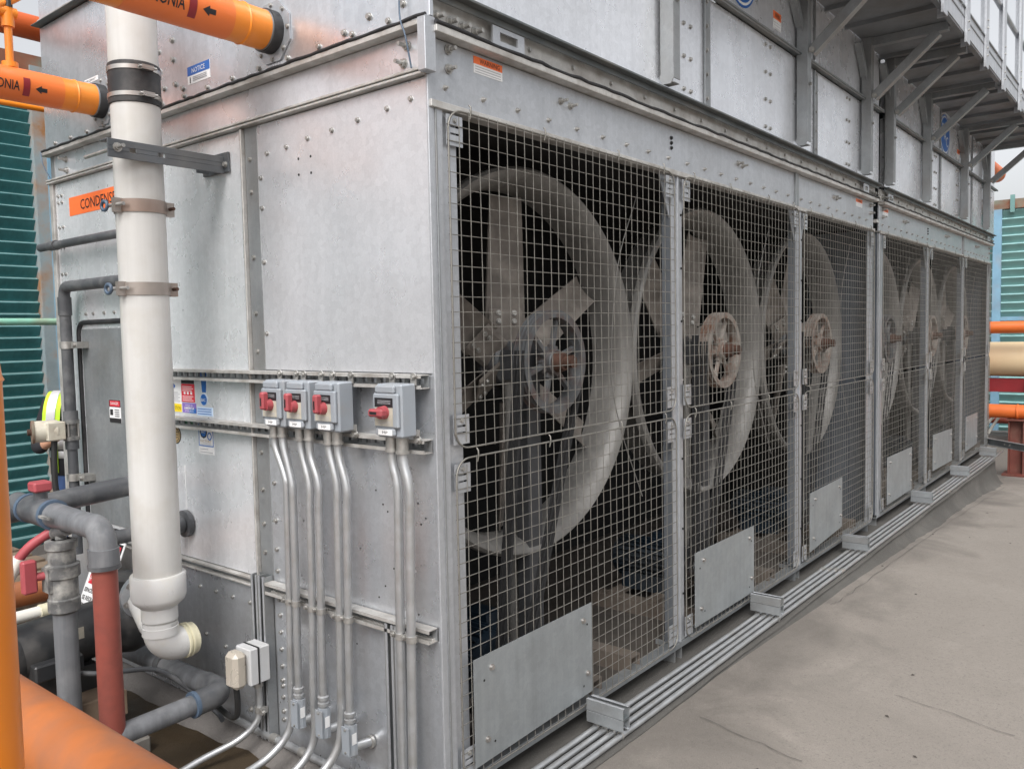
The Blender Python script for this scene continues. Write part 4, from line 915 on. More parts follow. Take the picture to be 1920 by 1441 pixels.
# ------------------------------------------------------------------ orange ammonia pipes
def ammonia(y, z, r, x_end, label, tx, branch=False):
    t = thing('ammonia_pipe', (0, y, z), label, 'pipe', 'orange pipes entering the end wall')
    b = MB(); b.cyl((x_end, y, z), (-.05, y, z), r, ORANGE, 36); b.build('pipe_run', t)
    b = MB(); b.lathe([(r, 0), (r + .0035, .004), (r, .009)], (-.14, y, z), (1, 0, 0), ORANGE, 36); b.build('weld_bead', t)
    b = MB(); b.cyl((-.055, y, z), (-.018, y, z), r + .006, RUBBER, 32); b.cyl((-.060, y, z), (-.055, y, z), r + .002, GALVD, 32); b.build('rubber_boot', t)
    b = MB(); n = 8; R2 = r + .04
    ring = [(-.017, y + cos(2 * pi * (k + .5) / n) * R2, z + sin(2 * pi * (k + .5) / n) * R2) for k in range(n)]
    b.add(ring + [(-.022, p[1], p[2]) for p in ring], [tuple(range(n)), tuple(range(2 * n - 1, n - 1, -1))] + [(k, (k + 1) % n, n + (k + 1) % n, n + k) for k in range(n)], GALVF)
    for k in range(8): a = 2 * pi * k / 8; b.bolt((-.022, y + cos(a) * (r + .024), z + sin(a) * (r + .024)), (-1, 0, 0), .006)
    b.build('wall_flange', t)
    b = MB(); b.cyl((-.52, y, z), (-.19, y, z), r + .0008, ORANGER, 36); b.build('marker_sleeve', t)
    b = MB(); rr = r + .0018; b.text('AMMONIA', .050, (-.50, y, z), (1, 0, 0), (0, 0, 1), BLACKP, .148, .0006, cyl=(rr, -.58)); b.build('marker_text', t)
    def patch(b, f0, f1, a0, a1, m, n=10):
        vs = []
        for i in range(n + 1):
            a = a0 + (a1 - a0) * i / n
            for x_ in (f0(a), f1(a)): vs.append((x_, y - cos(a) * rr, z + sin(a) * rr))
        b.add(vs, [(2 * i, 2 * i + 1, 2 * i + 3, 2 * i + 2) for i in range(n)], m, True)
    b = MB(); patch(b, lambda a: -.340, lambda a: -.316, -.85, .25, MAROON, 12); b.build('marker_stripe', t)
    b = MB(); c0 = -.30; x0 = -.298
    patch(b, lambda a: x0 + .022 * abs(a - c0) / .24, lambda a: x0 + .0221, c0 - .24, c0 + .24, BLACKP, 12); patch(b, lambda a: x0 + .022, lambda a: x0 + .042, c0 - .12, c0 + .12, BLACKP, 6); b.build('marker_arrow', t)
    return t
ammonia(.668, 2.722, .061, -1.35, 'upper orange ammonia pipe entering the casing beside the corner', -.31)
t = ammonia(1.835, 2.722, .061, -1.9, 'lower orange ammonia pipe ending behind the white down pipe', -.31)
b = MB(); b.cyl((-.36, 1.835, 2.78), (-.36, 1.835, 2.80), .028, ORANGE, 16); b.cyl((-.36, 1.835, 2.79), (-.36, 1.835, 2.94), .014, ORANGE, 14)
b.cyl((-.36, 1.835, 2.93), (-.36, 1.835, 3.0), .022, ORANGE, 14); b.cyl((-.40, 1.835, 2.985), (-.33, 1.835, 2.985), .020, ORANGE, 12); b.box((-.375, 1.82, 2.995), (-.345, 1.85, 3.012), RUST)
b.tube(smoothpts([(-.31, 1.835, 3.06), (-.37, 1.83, 3.015), (-.5, 1.80, 2.95), (-.75, 1.75, 2.83)], 4), .014, ORANGE, 12); b.cyl((-.36, 1.82, 3.0), (-.36, 1.82, 3.06), .010, BLACKC, 10)
b.build('relief_valve', t)
b = MB(); b.cyl((-2.5, 2.9, 3.32), (.4, 2.9, 3.32), .060, mat('red_orange_pipe', (.62, .12, .03), .5, 0, .08), 24)
tag(b.build('overhead_pipe'), 'dull red-orange pipe passing behind the top left of the condenser', 'pipe')
b = MB(); b.cyl((-2.5, 2.6, 2.845), (.12, 2.6, 2.845), .013, ORANGE, 12)
tag(b.build('thin_pipe'), 'thin orange pipe in front of the teal slats below the lower ammonia pipe', 'pipe')
# foreground orange pipes
t = thing('orange_riser', (-1.29, -.26, .2), 'large orange upright pipe at the left edge, closest to the viewer', 'pipe')
cx_, cy_ = -1.262, -.232
b = MB(); b.lathe([(.0, 0), (.080, 0), (.080, 1.50), (.0815, 1.505), (.080, 1.512), (.078, 1.53), (.066, 1.60), (.062, 1.62), (.062, 2.6), (0, 2.6)], (cx_, cy_, .19), (0, 0, 1), ORANGE, 40); b.build('riser_pipe', t)
b = MB(); b.lathe([(.080, 0), (.083, .004), (.080, .010)], (cx_, cy_, 1.69), (0, 0, 1), ORANGE, 40); b.build('weld_bead', t)
t = thing('orange_low_pipe', (-.88, .35, .75), 'faded orange low pipe crossing the bottom left corner', 'pipe')
b = MB(); b.tube([(-.88, 1.15, .80), (-.88, 1.0, .80), (-.88, -.9, .80)], .085, ORANGE2, 36); b.build('pipe_run', t)
b = MB(); b.cyl((-.88, .25, .25), (-.88, .25, .75), .03, MAROONS, 12); b.box((-.96, .17, .2), (-.80, .33, .25), MAROONS); b.cyl((-.88, -.7, .25), (-.88, -.7, .75), .03, MAROONS, 12); b.build('pipe_stand', t)

# ------------------------------------------------------------------ grey water piping, left
t = thing('makeup_water_piping', (-.5, 1.25, .3), 'grey plastic water piping with red-handled valves left of the white pipe', 'pipe')
X = -.5; Z = 1.165
b = MB(); b.cyl((X, 1.62, Z + .01), (X, 1.15, Z), .036, GPVC, 22); b.build('header_pipe', t)
b = MB(); b.cyl((X, 1.50, Z), (X, 1.33, Z), .048, GPVC, 22); b.cyl((X, 1.50, Z), (X, 1.52, Z), .052, BLUEC, 22); b.cyl((X, 1.31, Z), (X, 1.33, Z), .052, BLUEC, 22); b.cyl((X, 1.415, Z + .03), (X, 1.415, Z + .07), .022, GPVC, 14); b.build('ball_valve', t)
b = MB(); b.box((X - .03, 1.385, Z + .07), (X + .03, 1.445, Z + .105), REDH); b.build('valve_handle', t, bevel=.006)
b = MB(); b.tube([(X, 1.31, Z), (X, 1.10, Z)] + [tuple(p) for p in arc((X, 1.02, Z - .055), (0, 0, 1), (0, -1, 0), .055, 7)] + [(X, .965, Z - .09)], [.042, .038] + [.040] * 8 + [.043], GPVC2, 22); b.build('elbow', t)
b = MB(); b.cyl((X, .965, Z - .12), (X, .965, Z - .06), .046, GPVC2, 22); b.cyl((X, .965, Z - .124), (X, .965, Z - .11), .048, GPVC, 22); b.build('union', t)
b = MB(); b.cyl((X, .965, .46), (X, .965, Z - .10), .0375, BROWNP, 24); b.build('brown_riser', t, label='red-brown painted upright pipe')
b = MB(); b.tube([(X - .01, .96, .50), (-.21, .96, .505)], .034, GPVC2, 22); b.build('cross_pipe', t)
b = MB(); b.tube([(-.23, .96, .505), (-.17, .96, .507)] + [tuple(p) for p in arc((-.17, 1.02, .507), (0, -1, 0), (1, 0, 0), .06, 6)] + [(-.11, 1.08, .507)], .042, GPVC, 22); b.cyl((-.235, .96, .505), (-.222, .96, .505), .045, BLUEC, 22); b.build('elbow', t)
b = MB(); b.tube([(-.11, 1.06, .507), (-.11, 1.75, .50), (-.11, 2.2, .50)], .037, GPVC2, 22); b.cyl((-.11, 1.36, .507), (-.11, 1.39, .507), .041, GPVC, 22); b.build('wall_pipe', t)
yv = 1.27
b = MB(); b.cyl((X, yv, .25), (X, yv, .86), .037, GPVC2, 22); b.build('grey_riser', t)
b = MB(); b.lathe([(.037, 0), (.050, .01), (.050, .05), (.046, .055), (.046, .12), (.054, .125), (.054, .165), (.043, .17), (.043, .215), (.050, .22), (.050, .245), (.030, .25)], (X, yv, .84), (0, 0, 1), CORR, 22); b.box((X - .055, yv - .02, .92), (X - .03, yv + .03, 1.0), CORR); b.build('corroded_valve', t)
b = MB(); b.box((X - .12, yv + .005, .925), (X - .075, yv + .035, 1.035), REDH); b.cyl((X - .08, yv + .02, .975), (X - .04, yv + .01, .975), .014, REDH, 12); b.build('valve_handle', t, bevel=.006)
b = MB(); b.cyl((X, yv, 1.09), (X, yv, 1.13), .018, CORR, 12); b.tube([(X, yv + .07, 1.10), (X, yv, 1.115), (X, yv - .05, 1.13)], .022, CORR, 12); b.box((X - .06, yv - .06, 1.17), (X - .05, yv + .02, 1.178), CORR); b.build('hose_tee', t)
b = MB(); b.tube(smoothpts([(X - .01, yv + .05, 1.11), (X - .08, yv + .09, 1.05), (X - .14, yv + .13, .93), (X - .16, yv + .15, .75), (X - .16, yv + .15, .3)], 6), .016, REDH, 12); b.build('red_hose', t)
b = MB(); b.tube([(X - .095, yv + .10, 1.03), (X - .135, yv + .125, .94)], .021, HOSEW, 12); b.build('hose_sleeve', t)
# dark pipe crossing behind
t = thing('dark_outlet_pipe', (-.3, 1.6, 1.15), 'thick dark grey plastic pipe running to the wall behind the white pipe', 'pipe')
b = MB(); b.cyl((-.95, 1.62, 1.115), (-.005, 1.62, 1.175), .040, GPVC, 22); b.build('pipe_run', t)
b = MB(); b.cyl((-.30, 1.345, 1.038), (-.006, 1.345, 1.038), .026, GPVC, 20); b.lathe([(.026, -.02), (.052, -.018), (.052, 0), (.026, 0)], (-.005, 1.345, 1.038), (1, 0, 0), GPVC, 24); b.cyl((-.07, 1.345, 1.038), (-.03, 1.345, 1.038), .033, GPVC, 20)
tag(b.build('flanged_stub'), 'short dark flanged pipe stub on the wall right of the white pipe', 'pipe')
# door-side dark pipe with actuator
t = thing('spray_water_pipe', (-.06, 2.19, 1.1), 'dark upright pipe along the access door with a cream valve actuator', 'pipe')
b = MB(); b.tube([(-.06, 1.55, 1.985), (-.06, 2.13, 1.985)] + [tuple(p) for p in arc((-.06, 2.15, 1.945), (0, 0, 1), (0, 1, 0), .04, 6)] + [(-.06, 2.19, 1.90), (-.06, 2.19, 1.42)], .024, GPVC, 18); b.cyl((-.06, 2.19, 1.86), (-.06, 2.19, 1.94), .028, GPVC, 18); b.build('pipe_run', t)
b = MB(); b.cyl((-.06, 2.19, .80), (-.06, 2.19, 1.30), .021, GPVC, 16); b.cyl((-.06, 2.19, 1.03), (-.06, 2.19, 1.07), .034, GPVC, 18); b.cyl((-.06, 2.19, 1.40), (-.06, 2.19, 1.44), .030, GPVC, 18); b.cyl((-.06, 2.19, 1.27), (-.06, 2.19, 1.31), .028, GPVC, 18); b.build('lower_pipe', t)
b = MB(); b.cyl((-.06, 2.19, 1.31), (-.06, 2.19, 1.40), .024, CORR, 16)
for z in (1.318, 1.392): b.cyl((-.06, 2.19, z - .008), (-.06, 2.19, z + .008), .036, CORR, 8)
for a in (.8, 2.4, 3.9, 5.5): b.cyl((-.06 + cos(a) * .03, 2.19 + sin(a) * .03, 1.31), (-.06 + cos(a) * .03, 2.19 + sin(a) * .03, 1.40), .005, STEEL, 6)
b.build('flanged_valve', t)
b = MB(); b.cyl((-.115, 2.20, 1.358), (-.20, 2.225, 1.358), .047, CREAMA, 24); b.box((-.17, 2.16, 1.318), (-.095, 2.24, 1.398), CREAMA); b.cyl((-.11, 2.2, 1.355), (-.06, 2.19, 1.355), .018, CORR, 10); b.cyl((-.20, 2.225, 1.358), (-.21, 2.228, 1.358), .050, RUSTC, 24); b.cyl((-.21, 2.228, 1.358), (-.225, 2.232, 1.358), .014, RUST, 10); b.build('actuator', t, bevel=.004)
b = MB(); b.tube(smoothpts([(-.13, 2.20, 1.32), (-.135, 2.20, 1.2), (-.13, 2.20, 1.08), (-.08, 2.18, .98)], 5), .013, BLACKC, 10); b.build('cable', t)
for z in (1.73, 1.145):
    b = MB(); b.cyl((-.06, 2.19, z - .016), (-.06, 2.19, z + .016), .029, ZINC, 16); b.box((-.055, 2.10, z - .014), (-.002, 2.165, z + .014), ZINC); b.bolt((-.056, 2.125, z), (-1, 0, 0), .009); b.build('pipe_clamp', t)
b = MB(); b.tube([(-.055, 2.42, 2.172), (-.055, 1.60, 2.172)], .018, GPVC, 14); b.cyl((-.055, 2.25, 2.172), (-.055, 2.31, 2.172), .022, GPVC, 14)
tag(b.build('short_dark_pipe'), 'thin dark pipe on the end wall below the condenser label', 'pipe')
b = MB()
for z in (2.10, 1.875): b.cyl((-.10, 1.30, z), (-.02, 1.45, z), .03, GPVC, 14); b.lathe([(.02, 0), (.034, .004), (.034, .02), (.02, .024)], (-.11, 1.28, z), (.5, -1, 0), BLUEC, 14)
# ------------------------------------------------------------------ pump
t = thing('water_pump', (-.35, 1.47, .25), 'black electric water pump standing on blocks at the lower left', 'pump')
PY, PZ = 1.47, .69
b = MB(); b.cyl((-.60, PY, PZ - .02), (-.30, PY, PZ), .100, MOTORK, 32); b.build('motor_body', t)
b = MB(); b.lathe([(.0, 0), (.085, 0), (.104, .012), (.104, .10), (.100, .11)], (-.70, PY, PZ - .027), (1, 0, .06), MOTORK, 32); b.build('end_bell', t)
b = MB(); b.box((-.58, PY - .14, PZ - .09), (-.42, PY - .07, PZ - .03), MOTORK); b.build('terminal_box', t, bevel=.006)
b = MB(); b.box((-.49, PY - .1015, PZ + .01), (-.40, PY - .0985, PZ + .05), BEIGEP); b.build('nameplate', t)
b = MB(); b.lathe([(.05, -.06), (.085, -.05), (.115, -.02), (.125, .02), (.120, .05), (.09, .08), (.05, .09)], (-.22, PY, PZ), (1, 0, 0), MOTORK, 28); b.cyl((-.20, PY, PZ + .06), (-.20, PY - .02, PZ + .17), .055, MOTORK, 20); b.build('volute', t)
b = MB(); b.lathe([(.05, 0), (.082, 0), (.082, .018), (.05, .018)], (-.19, PY - .10, .80), (0, -1, 0), GALVF, 30, close=True); b.cyl((-.19, PY, .80), (-.19, PY - .10, .80), .052, MOTORK, 22)
for k in range(6): a = pi * k / 3 + .3; b.bolt((-.19 + cos(a) * .067, PY - .118, .80 + sin(a) * .067), (0, -1, 0), .009, STEEL)
b.build('flange', t)
b = MB(); b.cyl((-.19, PY - .118, .80), (-.19, PY - .26, .80), .05, PVCB, 24); b.build('suction_stub', t)
b = MB(); b.box((-.55, PY - .08, .50), (-.35, PY + .08, .59), MOTORK); b.build('foot', t)
lab = {0: 'grey concrete block under the pump motor, front one', 1: 'grey concrete block under the pump, rear one', 2: 'flat concrete block beside the brown riser, on the wet roof'}
for k, (x0, y0, z0, x1, y1, z1) in enumerate(((-.56, 1.30, .215, -.36, 1.50, .41), (-.60, 1.52, .215, -.38, 1.72, .41), (-.44, 1.16, .215, -.28, 1.29, .36))):
    tag(MB().box((x0, y0, z0), (x1, y1, z1), BLKCC).build('concrete_block', bevel=.008), lab[k], 'block', 'blocks by the pump')
tag(MB().box((-.62, 1.28, .411), (-.30, 1.72, .50), WOOD).build('wooden_packer', bevel=.003), 'old wooden packer lying between the pump and its blocks', 'wood block')
t = thing('slatted_pallet', (-.3, 3.3, .2), 'weathered grey slatted pallet on the roof behind the left piping', 'pallet')
for k in range(6): MB().box((-1.1, 2.75 + k * .17, .56), (.15, 2.87 + k * .17, .585), WOOD).build('slat', t)
for x_ in (-1.05, -.5, .05): MB().box((x_, 2.76, -.06), (x_ + .06, 3.72, .56), WOOD).build('bearer', t)
tag(MB().lathe([(0, .0), (.15, 0), (.155, .01), (.155, .25), (.160, .26), (.155, .27), (.155, .50), (.160, .51), (.155, .52), (.15, .70), (.14, .71), (0, .71)], (-.62, 2.5, .205), (0, 0, 1), mat('dark_blue_drum', (.02, .035, .08), .5), 28).build('blue_drum'), 'dark blue plastic drum standing behind the valves at the far left', 'drum')
# leaning danger sign
t = thing('leaning_sign', (-.17, 1.86, .62), 'bilingual danger confined-space sign leaning behind the brown riser', 'sign')
M = Matrix.Translation((-.17, 1.86, .62)) @ Matrix.Rotation(radians(22), 4, 'Y')
def tr(b):
    b.v = [tuple(M @ V(p)) for p in b.v]; return b
b = MB(); b.box((0, -.11, 0), (.003, .11, .31), WHITEP); tr(b).build('board', t)
b = MB(); b.box((-.0008, -.098, .228), (-.0002, .098, .300), BLACKP); b.cyl((-.0014, 0, .264), (-.0008, 0, .264), .034, REDP, 24); b.box((-.0016, -.088, .238), (-.001, .088, .290), REDP)
b.text('DANGER', .040, (-.002, .080, .250), (0, -1, 0), (0, 0, 1), WHITEP, .16)
b.text('CONFINED SPACE', .022, (-.0008, .095, .200), (0, -1, 0), (0, 0, 1), BLACKP, .19, .0004); b.text('PERMIT REQUIRED', .018, (-.0008, .095, .175), (0, -1, 0), (0, 0, 1), BLACKP, .19)
b.box((-.0014, -.088, .115), (-.0006, .088, .160), REDP); b.text('PELIGRO', .034, (-.002, .080, .124), (0, -1, 0), (0, 0, 1), WHITEP, .16)
for k, s_ in enumerate(('ESPACIO CONFINADO', 'SE REQUIERE', 'PERMISO DE ENTRADA')): b.text(s_, .024, (-.0008, .100, .080 - k * .032), (0, -1, 0), (0, 0, 1), BLACKP, .20 if k != 1 else .14, .0006)
tr(b).build('lettering', t)
# orange and white pipes behind pump
b = MB(); b.tube([(-1.4, 1.9, .76), (-.9, 1.9, .76), (-.30, 1.9, .76)], .050, ORANGE2, 24)
tag(b.build('orange_branch_pipe'), 'short orange pipe behind the corroded valve at the left', 'pipe')
b = MB(); b.tube([(-1.0, 1.64, .75), (-.40, 1.64, .75)], .022, HOSEW, 16); b.cyl((-.44, 1.64, .75), (-.40, 1.64, .75), .027, PVCY, 16)
tag(b.build('white_water_pipe'), 'slim white plastic pipe above the pump motor', 'pipe')
b = MB(); b.tube(smoothpts([(-.50, 1.33, .62), (-.40, 1.25, .60), (-.22, 1.22, .56), (-.12, 1.16, .46), (-.09, 1.05, .40), (-.10, 1.0, .39)], 6), .009, GPVC, 10)
tag(b.build('motor_cable'), 'grey cable looping from the pump motor along the wall foot', 'cable')
b = MB(); b.box((-.148, 1.0, .562), (-.147, 1.09, .58), YELP); b.text('EXIT', .01, (-.1485, 1.03, .566), (0, -1, 0), (0, 0, 1), BLACKP, .001)

# ------------------------------------------------------------------ teal slatted wall at the left, behind
t = thing('louvre_wall', (0, 5.9, 0), 'teal slatted enclosure wall at the left with a rusty top rail', 'louvre wall')
def slat_mesh(L, m, lip, axis):
    b = MB(); w_ = .100
    # profile in (depth, z): sloping blade with a pale lip
    pr = [(0, 0), (.028, .078), (.028, .086), (.0, .100), (-.004, .100), (-.004, .088), (.022, .076), (-.004, 0)]
    if axis == 'x': b.prism(pr[:0] or [(-p, q) for p, q in [(0, 0), (-.05, .078), (-.05, .082), (-.0, .004)]], (0, 0, 0), (L, 0, 0), (0, 0, 1), m); b.box((0, -.016, .080), (L, .05, .094), lip)
    else: b.prism([(-.0, 0), (-.05, .10), (-.05, .104), (0, .004)][::-1], (0, 0, 0), (0, L, 0), (0, 0, 1), m); b.box((-.03, 0, .102), (.05, L, .122), lip)
    return b.mesh('slat')
SM = slat_mesh(5.4, TEAL, TEALL, 'x')
for k in range(40): inst('slat', SM, t, V((-4.0, 5.9, .02 + k * .0985)) - V((0, 5.9, 0)))
MB().box((-4, 5.96, 0), (3.5, 5.98, 4.0), TEAL).build('back_sheet', t); MB().box((-4, 5.86, -.07), (4.5, 6.0, .02), SPECK).build('base_kerb', t)
b = MB(); b.box((1.285, 5.80, 0), (1.43, 5.99, 4.02), RUSTP); b.build('corner_post', t)
b = MB(); b.box((1.38, 5.79, .9), (1.425, 5.80, 3.5), SKYB); b.build('post_edge', t)
b = MB(); b.box((-4.0, 5.82, 3.97), (1.55, 6.05, 4.11), RUSTC); b.build('top_rail', t)
for x0 in (-1.2, 0.1): MB().box((x0, 5.86, .0), (x0 + .05, 5.895, 3.97), TEALM).build('stiffener', t)
SM2 = slat_mesh(3.0, TEAL, TEALL, 'x')
for k in range(40): inst('slat', SM2, t, V((1.53, 5.9, .02 + k * .0985)) - V((0, 5.9, 0)))
b = MB(); b.cyl((-4, 5.5, 1.91), (1.6, 5.5, 1.905), .028, MINT, 14)
tag(b.build('mint_pipe'), 'thin mint-green pipe crossing in front of the teal slats', 'pipe')

# ------------------------------------------------------------------ right background
t = thing('cooling_tower', (13, 0, 0), 'teal slatted cooling tower with pale blue frame beyond the far end', 'cooling tower')
SR = slat_mesh(9.0, TEALM, TEALL, 'y')
inst_n = 27
for k in range(inst_n): inst('slat', SR, t, V((13.0, -4.0, .03 + k * .127)) - V((13, 0, 0)))
MB().box((13.06, -4, 0), (13.08, 5, 3.46), TEALM).build('back_sheet', t)
MB().box((12.93, -4, 3.46), (13.2, 5, 3.60), RUSTC).build('top_rail', t)
for y in (-2.6, .53, 3.4): MB().box((12.93, y, 0), (12.985, y + .115, 3.46), SKYB).build('frame_post', t)
MB().box((12.93, -4, 1.77), (12.99, .528, 1.83), SKYB).build('frame_rail', t); MB().box((12.93, .65, 1.77), (12.99, 5, 1.83), SKYB).build('frame_rail', t)
MB().box((12.90, .36, 3.40), (12.929, .42, 3.66), TEALM).build('cap_clip', t)
b = MB(); b.cyl((11, .55, 1.68), (11, -4, 1.68), .080, FORANGE, 24); b.lathe([(.08, 0), (.11, .01), (.11, .03), (.08, .04)], (11, .40, 1.68), (0, 1, 0), FORANGE, 24); b.cyl((11, .46, 1.60), (11, .46, 1.0), .075, FORANGE, 20)
tag(b.build('upper_far_pipe'), 'orange horizontal pipe above the beige tank beyond the far end', 'pipe')
b = MB(); b.cyl((11.4, 2.5, 1.245), (11.4, -5, 1.245), .235, BEIGET, 32)
tag(b.build('insulated_tank'), 'beige jacketed horizontal tank between the two far orange pipes', 'tank')
b = MB(); b.box((11.3, -4, .80), (11.5, 2.5, .98), REDS); b.box((11.2, -.35, -.1), (11.6, -.04, .98), REDS); b.box((11.15, -3.4, -.1), (11.6, -3.1, .98), REDS); b.box((11.1, -.4, -.1), (11.6, .0, -.02), REDS)
tag(b.build('tank_cradle'), 'red steel cradle carrying the beige tank', 'support')
b = MB(); b.cyl((8.86, .9, .765), (8.86, -4, .765), .076, FORANGE, 24); b.lathe([(.076, 0), (.084, .01), (.084, .02), (.076, .03)], (8.86, -.27, .765), (0, 1, 0), FORANGE, 24)
tag(b.build('lower_far_pipe'), 'lower orange horizontal pipe resting on the maroon post', 'pipe')
b = MB(); b.cyl((12.2, 1.5, .32), (12.2, -4, .32), .05, mat('far_dull_red_pipe', (.38, .08, .05), .5), 16); tag(b.build('red_pipe'), 'slim dull red pipe low in front of the teal cooling tower', 'pipe')
t = thing('pipe_post', (8.86, -.25, .04), 'maroon steel pipe post standing on the roof past the end of the curb', 'post')
b = MB(); x0, y0 = 8.78, -.33; b.box((x0, y0, .08), (x0 + .16, y0 + .012, .67), MAROONS); b.box((x0, y0 + .14, .03), (x0 + .16, y0 + .152, .67), MAROONS); b.box((x0 + .07, y0 + .012, .03), (x0 + .082, y0 + .14, .67), MAROONS); b.build('i_section', t)
b = MB(); b.box((x0 - .06, y0 - .05, .03), (x0 + .22, y0 + .2, .085), MAROONS); b.build('base_plate', t); MB().box((x0 - .02, y0 - .02, .67), (x0 + .22, y0 + .17, .685), MAROONS).build('cap_plate', t)
b = MB()
P0 = V((8.64, .05, .455)); P1 = V((7.9, -.72, .455)); b.prism([(-.02, -.035), (.02, -.035), (.02, -.03), (-.015, -.03), (-.015, .03), (.02, .03), (.02, .035), (-.02, .035)], P0, P1, (0, 0, 1), GALVD)
for f_ in (.35, .42, .7): b.bolt(P0.lerp(P1, f_) + V((-.02, .02, 0)) * 0 + V((-.014, .014, 0)), (-.72, .69, 0), .007)
tag(b.build('guard_channel'), 'galvanised channel bar reaching out from the far corner of the curb', 'bar')
b = MB()
for k, (yy, zz) in enumerate(((.15, .30), (.05, .36))): b.tube([(11.9, .45 - .55 * i / 12 + yy, .15 + zz * sin(pi * i / 12)) for i in range(13)], .02, HOSEW, 8)
tag(b.build('hose_coil'), 'pale looped hose lying near the foot of the cooling tower', 'hose')
MB().box((11.9, -4, -.02), (12.6, 2.5, .12), SPECK).build('far_curb'); o = bpy.data.objects['far_curb']; tag(o, 'low pale roof curb in front of the cooling tower', kind='structure')
b = MB(); b.tube([(9.0, .18, 1.62), (9.0, .18, .62), (9.0, .30, .58)], .018, BLACKC, 10); b.tube([(9.0, .18, 1.62), (9.0, .24, 1.66), (9.0, .45, 1.66)], .022, MAROONS, 10)
tag(b.build('black_vent_line'), 'thin black upright line beside the far end of the condenser', 'pipe')
b = MB(); b.cyl((9.4, .25, 3.63), (10.6, .25, 3.63), .10, FORANGE, 22); tag(b.build('high_orange_pipe'), 'orange pipe end seen below the far end of the walkway', 'pipe')

# ------------------------------------------------------------------ the worker, half hidden behind the condenser
def skin_body(name, joints, edges, m, parent=None, root=0, sub=2):
    me = bpy.data.meshes.new(name); me.from_pydata([j[0] for j in joints], edges, []); me.materials.append(m)
    o = bpy.data.objects.new(name, me); COL.objects.link(o)
    sv = me.skin_vertices if len(me.skin_vertices) else None
    md = o.modifiers.new('skin', 'SKIN'); md.use_smooth_shade = True
    if not len(me.skin_vertices): me.attributes
    lay = me.skin_vertices[0].data
    for i, j in enumerate(joints): rr = j[1]; lay[i].radius = rr if isinstance(rr, tuple) else (rr, rr); lay[i].use_root = (i == root)
    s2 = o.modifiers.new('sub', 'SUBSURF'); s2.levels = sub; s2.render_levels = sub
    if parent: o.parent = parent
    return o
person = thing('person', (.93, 4.43, -.06), 'worker in a yellow-green safety vest over black shirt and jeans, behind the condenser', 'person')
# local axes: torso faces the camera (-x, -y)
Rz = Matrix.Rotation(radians(-38), 3, 'Z')
def Lp(x, y, z): return tuple(Rz @ V((x, y, z)))
J = [(Lp(0, 0, .92), (.15, .11)), (Lp(0, 0, 1.08), (.135, .10)), (Lp(.0, -.01, 1.24), (.155, .11)), (Lp(.01, -.01, 1.36), (.14, .10)), (Lp(.02, -.015, 1.44), (.06, .06)), (Lp(.03, -.03, 1.50), (.05, .055)), (Lp(.04, -.04, 1.57), (.075, .085)), (Lp(.045, -.045, 1.66), (.078, .09)),
     (Lp(-.17, 0, 1.36), .062), (Lp(-.24, -.04, 1.12), .048), (Lp(-.20, -.20, 1.08), .040), (Lp(-.05, -.27, 1.17), .03), (Lp(-.01, -.28, 1.19), .034),
     (Lp(.19, 0, 1.36), .062), (Lp(.27, -.04, 1.12), .048), (Lp(.22, -.2, 1.08), .040), (Lp(.10, -.27, 1.17), .03), (Lp(.06, -.28, 1.19), .034),
     (Lp(-.09, 0, .84), (.10, .10)), (Lp(-.10, -.01, .47), .065), (Lp(-.10, .02, .10), .045), (Lp(-.10, -.12, .04), .045),
     (Lp(.09, 0, .84), (.10, .10)), (Lp(.10, -.01, .47), .065), (Lp(.10, .02, .10), .045), (Lp(.10, -.12, .04), .045)]
Ed = [(0, 1), (1, 2), (2, 3), (3, 4), (4, 5), (5, 6), (6, 7), (3, 8), (8, 9), (9, 10), (10, 11), (11, 12), (3, 13), (13, 14), (14, 15), (15, 16), (16, 17), (0, 18), (18, 19), (19, 20), (20, 21), (0, 22), (22, 23), (23, 24), (24, 25)]
body = skin_body('body', J, Ed, SKIN, person)
# shirt sleeves + trousers as slightly larger skins
S = [(J[0][0], (.155, .115)), (J[1][0], (.145, .108)), (J[2][0], (.165, .12)), (J[3][0], (.15, .11)), (Lp(.02, -.01, 1.42), (.07, .07)), (J[8][0], .075), (J[9][0], .058), (J[10][0], .05), (Lp(-.14, -.235, 1.115), .042), (J[13][0], .075), (J[14][0], .058), (J[15][0], .05), (Lp(.17, -.235, 1.115), .042)]
skin_body('shirt', S, [(0, 1), (1, 2), (2, 3), (3, 4), (3, 5), (5, 6), (6, 7), (7, 8), (3, 9), (9, 10), (10, 11), (11, 12)], NAVY, person)
skin_body('trousers', [(Lp(0, 0, .96), (.15, .115)), (Lp(0, 0, .88), (.155, .12)), (Lp(-.09, 0, .82), (.115, .11)), (Lp(-.10, -.01, .47), .08), (Lp(-.10, .01, .14), .065), (Lp(.09, 0, .82), (.115, .11)), (Lp(.10, -.01, .47), .08), (Lp(.10, .01, .14), .065)], [(0, 1), (1, 2), (2, 3), (3, 4), (1, 5), (5, 6), (6, 7)], JEANS, person)
for sx in (-1, 1):
    bx_ = .0 if sx < 0 else .06
    for k in range(4):
        b0 = Lp((-.02 if sx < 0 else .07) , -.275, 1.175 + k * .016); skin_body('finger', [(b0, .010), (Lp((.015 if sx < 0 else .035), -.30, 1.178 + k * .016), .0095), (Lp(.03, -.285, 1.176 + k * .016), .008)], [(0, 1), (1, 2)], SKIN, person, sub=1)
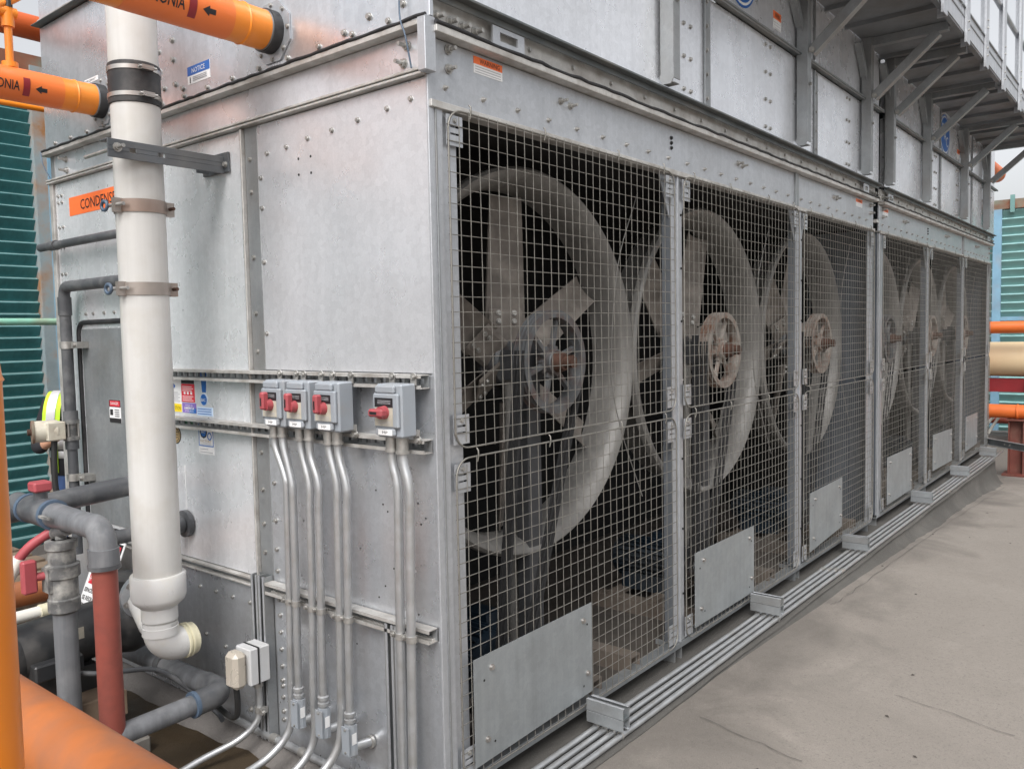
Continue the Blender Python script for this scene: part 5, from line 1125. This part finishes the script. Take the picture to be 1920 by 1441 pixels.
# vest as a band shell round the torso
def vest_band(name, z0, z1, m, grow, a0=0, a1=360, rx=.185, ry=.145, flare=0., parent=None, n=28):
    b = MB(); vs = []
    for i in range(n + 1):
        a = radians(a0 + (a1 - a0) * i / n)
        for z, f in ((z0, 1), (z1, 1 + flare)):
            p = Lp(cos(a) * (rx + grow) * f, sin(a) * (ry + grow) * f - .005, z); vs.append(tuple(V(p) + V((.93, 4.43, -.06))))
    b.add(vs, [(2 * i, 2 * i + 2, 2 * i + 3, 2 * i + 1) for i in range(n)], m, True); o = b.build(name, parent or person)
    md = o.modifiers.new('thick', 'SOLIDIFY'); md.thickness = .006; return o
v = vest_band('vest', .88, 1.22, NAVY, .0)
for nm, z0, z1, m, g, a, c in (('tape', 1.00, 1.05, REFL, .009, 0, 360), ('piping', .90, 1.21, HIVIS, .011, 262, 272), ('piping', .90, 1.21, HIVIS, .010, 305, 318), ('piping', .90, 1.21, HIVIS, .010, 228, 238), ('tape', 1.06, 1.21, REFL, .008, 232, 258)):
    vest_band(nm, z0, z1, m, g, a, c, parent=v, n=10)
b = MB(); O = V((.93, 4.43, -.06))
for sx in (-1, 1):
    def q(x, y, z): return V(Lp(x, y, z)) + O
    path = [q(sx * .13, -.145, 1.20), q(sx * .12, -.135, 1.34), q(sx * .11, -.07, 1.435), q(sx * .11, .03, 1.445), q(sx * .12, .12, 1.34), q(sx * .13, .15, 1.20)]
    P_ = smoothpts(path, 5); vs = []; side = (V(Lp(1, 0, 0))).normalized()
    for wd, m_, k_ in ((.055, HIVIS, 0), (.028, REFL, 1)):
        vs = []
        for p in P_:
            out = (p - q(0, 0, 1.25)).normalized() * (.006 * k_ + .006); vs += [p + side * wd + out, p - side * wd + out]
        b.add(vs, [(2 * i, 2 * i + 1, 2 * i + 3, 2 * i + 2) for i in range(len(P_) - 1)], m_, True)
b.build('shoulder_strap', v)
b = MB(); hc = V(Lp(.045, -.045, 1.67)) + O
b.lathe([(.125, 0), (.105, .004), (.100, .04), (.08, .085), (.04, .108), (.0, .112)], hc, (0, 0, 1), HAT, 24); b.build('hard_hat', person)
